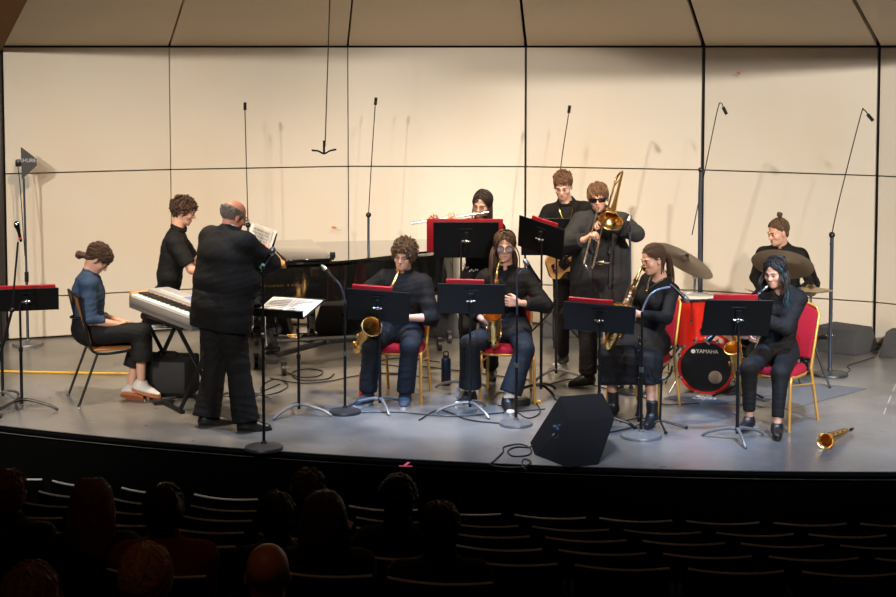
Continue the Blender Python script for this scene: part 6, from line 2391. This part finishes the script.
# --- clarinet player
place_bc(2.56, 12.23, -131, 'banquet chair with tall red back under the clarinet player')
b = V((2.55, 12.2, 0))
rt, H, J, X = person('seated clarinet player in black with dark wavy hair tipped teal', b,
    (2.56, 12.27, .565), -125, P(784, 293, 12.2), P(775, 273, 12.12), -128, 14, 0, yaw_sh=-118, S=.93, W=.9, fem=True,
    arms=dict(L=dict(w=P(757, 318, 11.98), hint=(1, -.1, -.8), d=(-1, .1, .1), n=(0, .6, 0), curl=.75), R=dict(w=P(753, 330, 12.1), hint=(-.8, .5, -.6), d=(-.3, -.5, -.5), n=(1, 0, 0), curl=.75)),
    legs=dict(R=dict(a=fl(749, 430), hint=(-.5, -.8, 1), yaw=-128), L=dict(a=fl(777, 437), hint=(-.3, -.9, 1), yaw=-100)),
    top=[dict(m=BLACK_CLOTH, g=.024, gs=.024, cuff=.93, cr=.032, hem=.06, wr=.009, vneck=.04)],
    bottom=dict(m=BLACK_TROUSER, hem=.84, flare=.036, g=.012), shoes=dict(m=BLACK_LEATHER, sole=BLACK_RUBBER, s=.9), brow=HAIR_BLACK)
s = hair_cap(H, .93, .004, plane_z=.086, slope=1.0)
ho = s.build('hair', HAIR_BLACK, rt, b, .006)
locks(ho, HAIR_BLACK, b, H, .93, 230, .30, 61, FLOW_PART, r=.0066, wave=.018, jit=.18, steps=15, lift=(.04, .16), hang=.03, hl=.004, drift=(.75, .5))
locks(ho, HAIR_TEAL, b, H, .93, 16, .34, 62, FLOW_PART, r=.0050, wave=.020, jit=.16, steps=15, lift=(.12, .18), hang=.03, drift=(.75, .6), keep=lambda p: p.y > -.03 and abs(p.x) > .05, name='dyed_teal_locks')
mo = H @ V((0, .100, -.058))
cd = V((-.60, -.16, -.50)).normalized()
clarinet('clarinet', zframe(mo, -cd, (0, -1, 0)), 'black clarinet played by the seated musician with teal hair tips', S=1)

# --- drummer
b = V((P(782, 340, 14.65).x, 14.65, 0))
rt, H, J, X = person('seated drummer with hair in a topknot and black shirt behind the cymbals', b,
    (b.x, 14.68, .645), -112, P(783, 253, 14.6), P(778, 233, 14.52), -152, 14, 0, yaw_sh=-108, S=1.0, W=1.05,
    arms=dict(R=dict(w=P(763, 292, 14.22), hint=(-1, .3, -.7), d=(-.3, -.8, 0), n=(.2, 0, -1), curl=.8), L=dict(w=P(801, 291, 14.2), hint=(1, .3, -.7), d=(-.6, -.5, 0), n=(.2, 0, -1), curl=.8)),
    legs=dict(R=dict(a=V((b.x - .42, 14.28, .085)), hint=(-.5, -1, 1), yaw=-125), L=dict(a=V((b.x + .12, 14.22, .085)), hint=(.1, -1, 1), yaw=-95)),
    top=[dict(m=BLACK_CLOTH, collar=1, g=.018, gs=.018, cuff=.85, hem=.06)],
    bottom=dict(m=BLACK_TROUSER, g=.016), shoes=dict(m=BLACK_LEATHER, sole=BLACK_RUBBER), brow=HAIR_SANDY)
s = hair_cap(H, 1.0, .003, plane_z=.088)
ho = s.build('hair', HAIR_LIGHT, rt, b, .006)
locks(ho, HAIR_LIGHT, b, H, 1.0, 240, .10, 71, lambda x, y, z: (-x * 5, -.055 - y, (.150 - z) * 1.2), r=.0050, lift=(.01, .05), jit=.10)
Hb = H @ Matrix.Translation((0, -.037, .118))
locks(ho, HAIR_LIGHT, b, Hb, 1.0, 50, .05, 72, FLOW_CURL, r=.0048, curl=.006, R0=(.018, .018, .020), hl=-1, jit=.6, name='topknot')
bd_ = Solid()
bd_.ell(H @ V((0, .058, -.072)), (.052, .042, .036), H, .01)
bd_.ell(H @ V((0, .10, -.040)), (.030, .03, .016), H, .01, sub=True)
bd_.cut(H @ V((0, 0, -.050)), H.to_3x3() @ V((0, 0, 1)), .006)
for k, (w_, e) in enumerate(((J['L']['wr'], P(789, 279, 13.9)), (J['R']['wr'], P(745, 286, 13.95)))):
    d_ = (e - w_).normalized()
    w0 = w_ + V((-.03, -.06, -.01))
    st = empty('drumstick', w0, 0, ('drumstick raised above the hi-hat in the drummer hand', 'drumstick held over the toms')[k], 'drumstick', 'drumsticks')
    MB().lathe([(.004, -.08), (.0075, -.075), (.0075, .20), (.004, .29), (.006, .30), (.004, .312), (0, .314)], 12, M=zframe((0, 0, 0), d_)).build('shaft', M_WOOD_T, st)

# ------------------------------------------------------------------ instruments not in use
# saxophone resting in a stand behind the front music stand
g = G(740, 398)
place_sax(sax_frame(V((g.x + .0, g.y + .12, .80)), V((g.x, g.y - .0, .13)), (-.45, -1, .1), 1.05), 'gold saxophone resting upright in a stand beside the bass drum', 1.05)
r = empty('saxophone_stand', V((g.x, g.y, 0)), 0, 'black folding stand holding the upright saxophone beside the bass drum', 'instrument stand')
MB().tube([(.0, .10, .06), (0, .11, .42)], .010, 8).tube([(0, .105, .12), (-.01, -.02, .085)], .010, 8).build('post', M_POLE, r)
for a in (200, 320, 80):
    MB().tube([(0, .10, .09), (.24 * math.cos(R(a)), .10 + .24 * math.sin(R(a)), .012)], .009, 8).build('leg', M_POLE, r)
MB().tube([(-.05, .03, .42), (-.04, .10, .42), (.04, .10, .42), (.05, .03, .42)], .008, 8).build('yoke', M_POLE, r)
# soprano saxophone lying on the floor, its bell towards the hall
a, c = G(825, 441, .06), G(859, 426, .022)
r = empty('saxophone', a, 0, 'straight gold saxophone lying on the stage floor at the end of the row', 'saxophone', 'saxophones')
d_ = (c - a).normalized()
Ms = zframe((0, 0, 0), d_, (0, 0, 1))
MB().lathe([(0, .16), (.026, .14), (.033, .08), (.039, .035), (.047, .012), (.058, .001), (.061, -.001), (.060, .003), (.050, .013), (.042, .037), (.036, .08), (.027, .25), (.017, .42), (.010, .50)], 30, M=Ms).build('body_tube', M_BRASS, r, clean=False)
MB().lathe([(.008, .50), (.0085, .53), (.0125, .54), (.0125, .585), (.006, .62), (0, .62)], 20, M=Ms).build('mouthpiece', M_EBON, r)
for k in range(16):
    aa = R((90, 60, 125, 30)[k % 4])
    zz = .07 + k * .026
    dd = V((math.cos(aa), math.sin(aa), 0))
    rr = .037 - .021 * (zz / .5)
    MB().lathe([(0, 0), (.013 - .0003 * k, 0), (.013 - .0003 * k, .004), (.004, .006), (0, .009)], 14, M=Ms @ zframe(V((0, 0, zz)) + dd * rr, dd)).build('key', M_BRASS if k % 3 else M_SILVER, r)
mb = MB(Ms)
for aa in (45, 75, 110, 140):
    dd = V((math.cos(R(aa)), math.sin(R(aa)), 0))
    mb.cyl(dd * .047 + V((0, 0, .06)), dd * .028 + V((0, 0, .46)), .0026, seg=6)
mb.build('key_rods', M_BRASS, r)
# clarinet standing on a peg beside the ponytailed player's microphone
g = G(643, 424)
r = empty('clarinet_stand', V((g.x - .03, g.y, 0)), 0, 'small black peg stand under the upright clarinet', 'instrument stand')
MB().cyl((0, 0, .05), (0, 0, .16), .009).cyl((0, 0, .02), (0, 0, .06), .016).build('peg', M_POLE, r)
for a in (170, 290, 50):
    MB().tube([(0, 0, .05), (.15 * math.cos(R(a)), .15 * math.sin(R(a)), .008)], .006, 8).build('leg', M_POLE, r)
clarinet('clarinet', Matrix.Translation(V((g.x - .03, g.y, .725))), 'black clarinet with silver keys standing on its peg by the chair')
# folded instrument stand beside the ponytailed player's chair
g = G(660, 428)
r = empty('saxophone_stand', g, 0, 'empty black saxophone stand beside the ponytailed musician chair', 'instrument stand')
MB().tube([(0, 0, .05), (.01, .02, .36)], .010, 8).build('post', M_POLE, r)
MB().tube(curve_pts([(-.07, -.02, .47), (-.06, .0, .40), (.0, .02, .37), (.07, .02, .40), (.09, .0, .48)], 4), .009, 8).build('yoke', M_POLE, r)
for a in (190, 275, 350):
    MB().tube([(0, 0, .06), (.20 * math.cos(R(a)), .20 * math.sin(R(a)), .012)], .009, 8).ball((.20 * math.cos(R(a)), .20 * math.sin(R(a)), .014), .014).build('leg', M_POLE, r)

# ------------------------------------------------------------------ small things on the floor
def bottle(px, py, h, r, m, capm, label):
    g = G(px, py)
    o = empty('water_bottle', g, 0, label, 'bottle')
    MB().lathe([(r * .9, 0), (r, .01), (r, h * .80), (r * .92, h * .86), (r * .55, h * .90)], 28).build('body', m, o)
    MB().lathe([(r * .62, h * .89), (r * .62, h * .98), (r * .5, h)], 24).build('cap', capm, o)
    MB().tube(curve_pts([(-r * .5, 0, h * .97), (-r * .4, 0, h * 1.07), (r * .4, 0, h * 1.07), (r * .5, 0, h * .97)], 4), .005, 6).build('loop', capm, o)


bottle(446, 385, .27, .042, mat('navy_bottle', (.012, .022, .060), .35, .3), M_EBON, 'navy blue metal water bottle on the floor between the saxophonists')
bottle(363, 397, .24, .033, mat('red_bottle', (.60, .02, .02), .35), M_WHITE, 'red water bottle on the floor behind the curly haired saxophonist')


def cable(pts, label, m=M_CABLE, r=.0055, z=.007, name='cable'):
    q = curve_pts([G(x, y, z) for x, y in pts], 8)
    o = MB().tube([p for p in q], r, 6).build(name, m)
    tag(o, label, 'cable', 'cables on the stage floor')


cable([(-12, 371), (40, 372), (90, 373), (130, 373.5), (180, 374)], 'yellow cable running straight across the floor behind the wooden chair', M_YELLOW, .010, .011)
cable([(270, 378), (300, 383), (330, 381), (355, 376), (392, 373), (430, 378)], 'long black cable from the piano towards the saxophonists')
cable([(286, 372), (300, 377), (318, 376), (322, 371), (306, 369), (292, 373), (300, 380), (326, 379), (334, 374)], 'coiled black cable heap on the floor beside the piano truck')
cable([(360, 366), (380, 364), (410, 369), (395, 374), (372, 370), (380, 361), (405, 358), (440, 362)], 'tangled black cable behind the curly haired saxophonist')
cable([(345, 413), (395, 412), (450, 416), (500, 413), (545, 409)], 'black cable crossing the floor before the seated saxophonists')
cable([(419, 420), (440, 410), (470, 420), (512, 424)], 'looped cable beside the stand of the long haired saxophonist')
cable([(420, 366), (445, 369), (470, 372), (500, 376), (530, 380)], 'black cable running behind the navy bottle')
cable([(492, 399), (500, 392), (512, 397), (520, 405), (534, 402), (540, 412), (528, 418), (512, 409), (498, 405)], 'knotted black cable around the effect box')
cable([(545, 385), (575, 379), (600, 387), (640, 396), (662, 404), (700, 403)], 'thin black cable passing under the ponytailed musician chair')
cable([(539, 441), (530, 447), (516, 447), (508, 451), (513, 456), (528, 455), (531, 449), (520, 444), (504, 447), (503, 452), (494, 461), (490, 464), (500, 467), (522, 467), (531, 462), (524, 459), (522, 464), (524, 468), (527, 470)], 'coiled black speaker cable lying beside the front monitor')
cable([(843, 376), (850, 370), (848, 366), (862, 361), (875, 357)], 'thin black cable winding towards the side monitors', r=.004, z=.005)
cable([(200, 399), (225, 396), (250, 398), (262, 392)], 'short black cable behind the conductor feet')
cable([(605, 433), (630, 428), (640, 424)], 'short black cable beside the clarinet peg stand')
cable([(280, 384), (262, 391), (264, 384), (276, 379), (288, 385), (279, 392), (262, 396)], 'small black cable coil beside the white sheet stand')
# effect box with a yellow plug
g = G(521, 404)
o = empty('effect_box', g, .2, 'small black effect box among cables beside the gold chair leg', 'effect pedal')
MB().box((0, 0, .03), (.12, .16, .055), .006).build('housing', M_POLE, o)
MB().cyl((-.03, -.03, .055), (-.03, -.03, .068), .008).cyl((.03, -.03, .055), (.03, -.03, .068), .008).build('knob', M_CHROME, o)
g = G(537, 403)
o = MB().cyl((-.02, 0, .014), (.03, 0, .014), .012, seg=12).cyl((-.05, 0, .012), (-.02, 0, .012), .005, seg=8).build('cable_plug', M_YELLOW, None, g)
tag(o, 'bright yellow cable plug lying beside the effect box', 'plug')
# red and white plug standing by the bassist's feet
g = G(554, 352)
# marks of tape on the deck and on the shell
def strip(pts, w, m, label, name='tape_mark'):
    A, B_ = G(*pts[0]), G(*pts[1])
    o = MB().box(((A.x + B_.x) / 2, (A.y + B_.y) / 2, .0012), ((B_ - A).length, w, .0016), rot=math.atan2(B_.y - A.y, B_.x - A.x)).build(name, m)
    tag(o, label, 'tape mark', 'tape marks on the stage')


M_PINK = mat('pink_tape', (.75, .06, .14), .6)
M_WTAPE = mat('white_tape', (.42, .42, .42), .6)
strip([(399, 466), (412, 466.4)], .022, M_PINK, 'pink tape strip on the stage lip before the centre')
strip([(404, 466), (409, 462.5)], .022, M_PINK, 'short pink tape tick crossing the strip on the stage lip')
for k, (p, q) in enumerate((((896, 384), (893, 391)), ((891, 396), (888, 403)), ((886, 408), (884, 414)))):
    strip([p, q], .010, M_WTAPE, ('faint white floor tape dash at the far end of its line', 'middle faint white floor tape dash of the line', 'faint white floor tape dash closest to the lying saxophone')[k])
for (px, py, yy, s_, lab) in ((334, 228, 16.62, 1.0, 'small orange scrap stuck to the shell above the piano'), (738.5, 73.5, 16.02, .8, 'small orange scrap stuck high on the shell above the drum kit')):
    c = P(px, py, yy)
    o = MB().prism([(-.03 * s_, .006), (-.01, .02 * s_), (.03 * s_, .008), (.012, -.012)], 0, .003, M=Matrix.Translation(c) @ Matrix.Rotation(PI / 2, 4, 'X')).build('wall_scrap', mat('orange_scrap', (.55, .12, .03), .7))
    tag(o, lab, 'scrap')


# ------------------------------------------------------------------ the audience
A_DARK = mat('dark_coat', (.012, .010, .012), .9)
A_RED = mat('dark_red_sweater', (.20, .016, .014), .9)
A_BLOND = mat('hair_blonde', (.42, .20, .075), .6, var=.35, vscale=60, bump=.8, bscale=90)
A_AUB = mat('hair_auburn', (.16, .06, .025), .6, var=.5, vscale=60, bump=.8, bscale=90)


def listener(px, top, Y, label, hair, hm, coat=A_DARK, skin=SKIN_RED, yaw=None, S=1.0, W=1.0, shy=0, pitch=0, seat=True):
    ht = P(px, top, Y)
    b = V((ht.x, Y, 0))
    yaw = 90 - ht.x * 3 if yaw is None else yaw
    f = dirv(yaw)
    r_ = dirv(yaw - 90)
    z = ht.z - .125
    row = min(range(len(ROW_R)), key=lambda i: abs(ROW_R[i] - (ARC_C - V((ht.x, Y - .16))).length))
    fl_ = ROW_Z[row] - .84
    pel = V((ht.x, Y - .02, z - .70)) + V((shy, 0, 0))
    b = V((ht.x, Y, fl_))
    ny = V((ht.x + shy, Y + .0, z - .185))
    rt, H, J, X = person(label, b, pel, yaw, ny, V((ht.x, Y + .02, z)), yaw, pitch, S=S, W=W, skin=skin, vox=.009,
        arms=dict(R=dict(w=pel + r_ * .16 + f * .32 + V((0, 0, .08)), hint=(0, -.3, -1), d=f, n=(0, 0, -1)), L=dict(w=pel - r_ * .16 + f * .32 + V((0, 0, .08)), hint=(0, -.3, -1), d=f, n=(0, 0, -1))),
        legs=dict(R=dict(a=V((pel.x, pel.y, fl_ + .085)) + r_ * .12 + f * .40, hint=(0, 1, 1)), L=dict(a=V((pel.x, pel.y, fl_ + .085)) - r_ * .12 + f * .40, hint=(0, 1, 1))),
        top=[dict(m=coat, g=.022, gs=.02, hem=.06, collar=1, gap=.3)], bottom=dict(m=A_DARK, g=.014), group='listeners in the dark auditorium')
    rg = random.Random(int(px))
    if hair != 'bald':
        s = hair_cap(H, S, .014, plane_z=.085)
        if hair == 'curly':
            curls(s, H, S, 170, .016, int(px), spread=1.15, zmin=-.07, kk=.004)
        if hair in ('long', 'shoulder'):
            ln = .20 if hair == 'shoulder' else .34
            for i in range(26):
                a = R(-20 - 140 * i / 25)
                x, y = .085 * math.cos(a), -.02 + .095 * math.sin(a)
                w1 = rg.uniform(-.014, .014)
                lock(s, H, [(x * .5, y * .5, .125), (x * .95, y, .08), (x * 1.12, y * 1.08, .0), (x * 1.15 + w1, y * 1.08 + w1, -.08), (x * 1.1 - w1, y * 1.0, -.06 - ln * rg.uniform(.8, 1.05))], [.014, .017, .018, .019, .010], S, k=.006)
        if hair == 'full':
            s.ell(H @ V((0, -.03, .020)), (.092, .106, .098), H, .02)
        ho = s.build('hair', hm, rt, b, .008, (.004, 110, int(px)))
        if hair in ('full', 'short'):
            locks(ho, hm, b, H, S, 320, .07 if hair == 'full' else .04, int(px), FLOW_CURL, r=.0060, lift=(.05, .14) if hair == 'full' else (.04, .12), jit=.35, hl=-.03, wave=.006)
    if seat:
        o = copy_tree(seat0)
        bx, by = ht.x, Y - .19
        o.location = (bx, by, ROW_Z[row] - .0)
        a = math.atan2(bx - ARC_C.x, ARC_C.y - by)
        o.rotation_euler = (0, 0, a)
        o['label'] = ('dark seat under the ' + label.replace('listener', 'one')).split(' in a')[0].split(' low in')[0]
    return rt


listener(8, 472, 7.75, 'listener with short orange brown hair at the left edge of the audience', 'short', A_AUB, seat=False)
listener(92, 481, 7.75, 'listener with shoulder length auburn hair near the left of the audience', 'shoulder', A_AUB, S=1.05, seat=False)
listener(163, 486, 7.1, 'listener with dark hair in a dark red sweater', 'full', HAIR_DARK, coat=A_RED, W=1.15)
listener(145, 548, 5.35, 'blonde listener close before the one in the dark red sweater', 'full', A_BLOND)
listener(30, 568, 4.75, 'brown haired listener low in the bottom left corner', 'full', A_AUB, W=1.05)
listener(308, 473, 8.9, 'small distant listener with dark curly hair', 'curly', HAIR_BROWN, seat=False)
listener(276, 495, 7.75, 'black haired listener beside the one with long brown hair', 'full', HAIR_BLACK, seat=False)
listener(324, 493, 7.1, 'listener with long brown hair beside a lit programme', 'long', HAIR_BROWN)
listener(267, 544, 5.5, 'bald listener with red ears low in the audience', 'bald', HAIR_DARK, seat=True)
listener(398, 479, 8.3, 'listener with dark rounded hair in the middle rows', 'curly', HAIR_BLACK, seat=False)
listener(440, 504, 7.0, 'short haired listener in a red collared coat at the centre of the audience', 'short', HAIR_DARK, W=1.1)
# printed programme catching the light
c = P(341, 529, 7.6)
o = MB().box((0, 0, 0), (.085, .003, .12), rot=Matrix.Rotation(.5, 4, 'Y') @ Matrix.Rotation(-.7, 4, 'X'), M=Matrix.Translation(c)).build('concert_programme', mat('programme_paper', (.75, .50, .42), .7))
tag(o, 'small paper programme held beside the listener with long brown hair', 'programme')
k = MB()
for i in range(6):
    k.box((0, .0025 * -1, .045 - i * .016), (.06, .001, .005), rot=None, M=Matrix.Translation(c) @ Matrix.Rotation(.5, 4, 'Y') @ Matrix.Rotation(-.7, 4, 'X'))
k.build('printing', M_INK, o)
for tmpl in ():
    pass
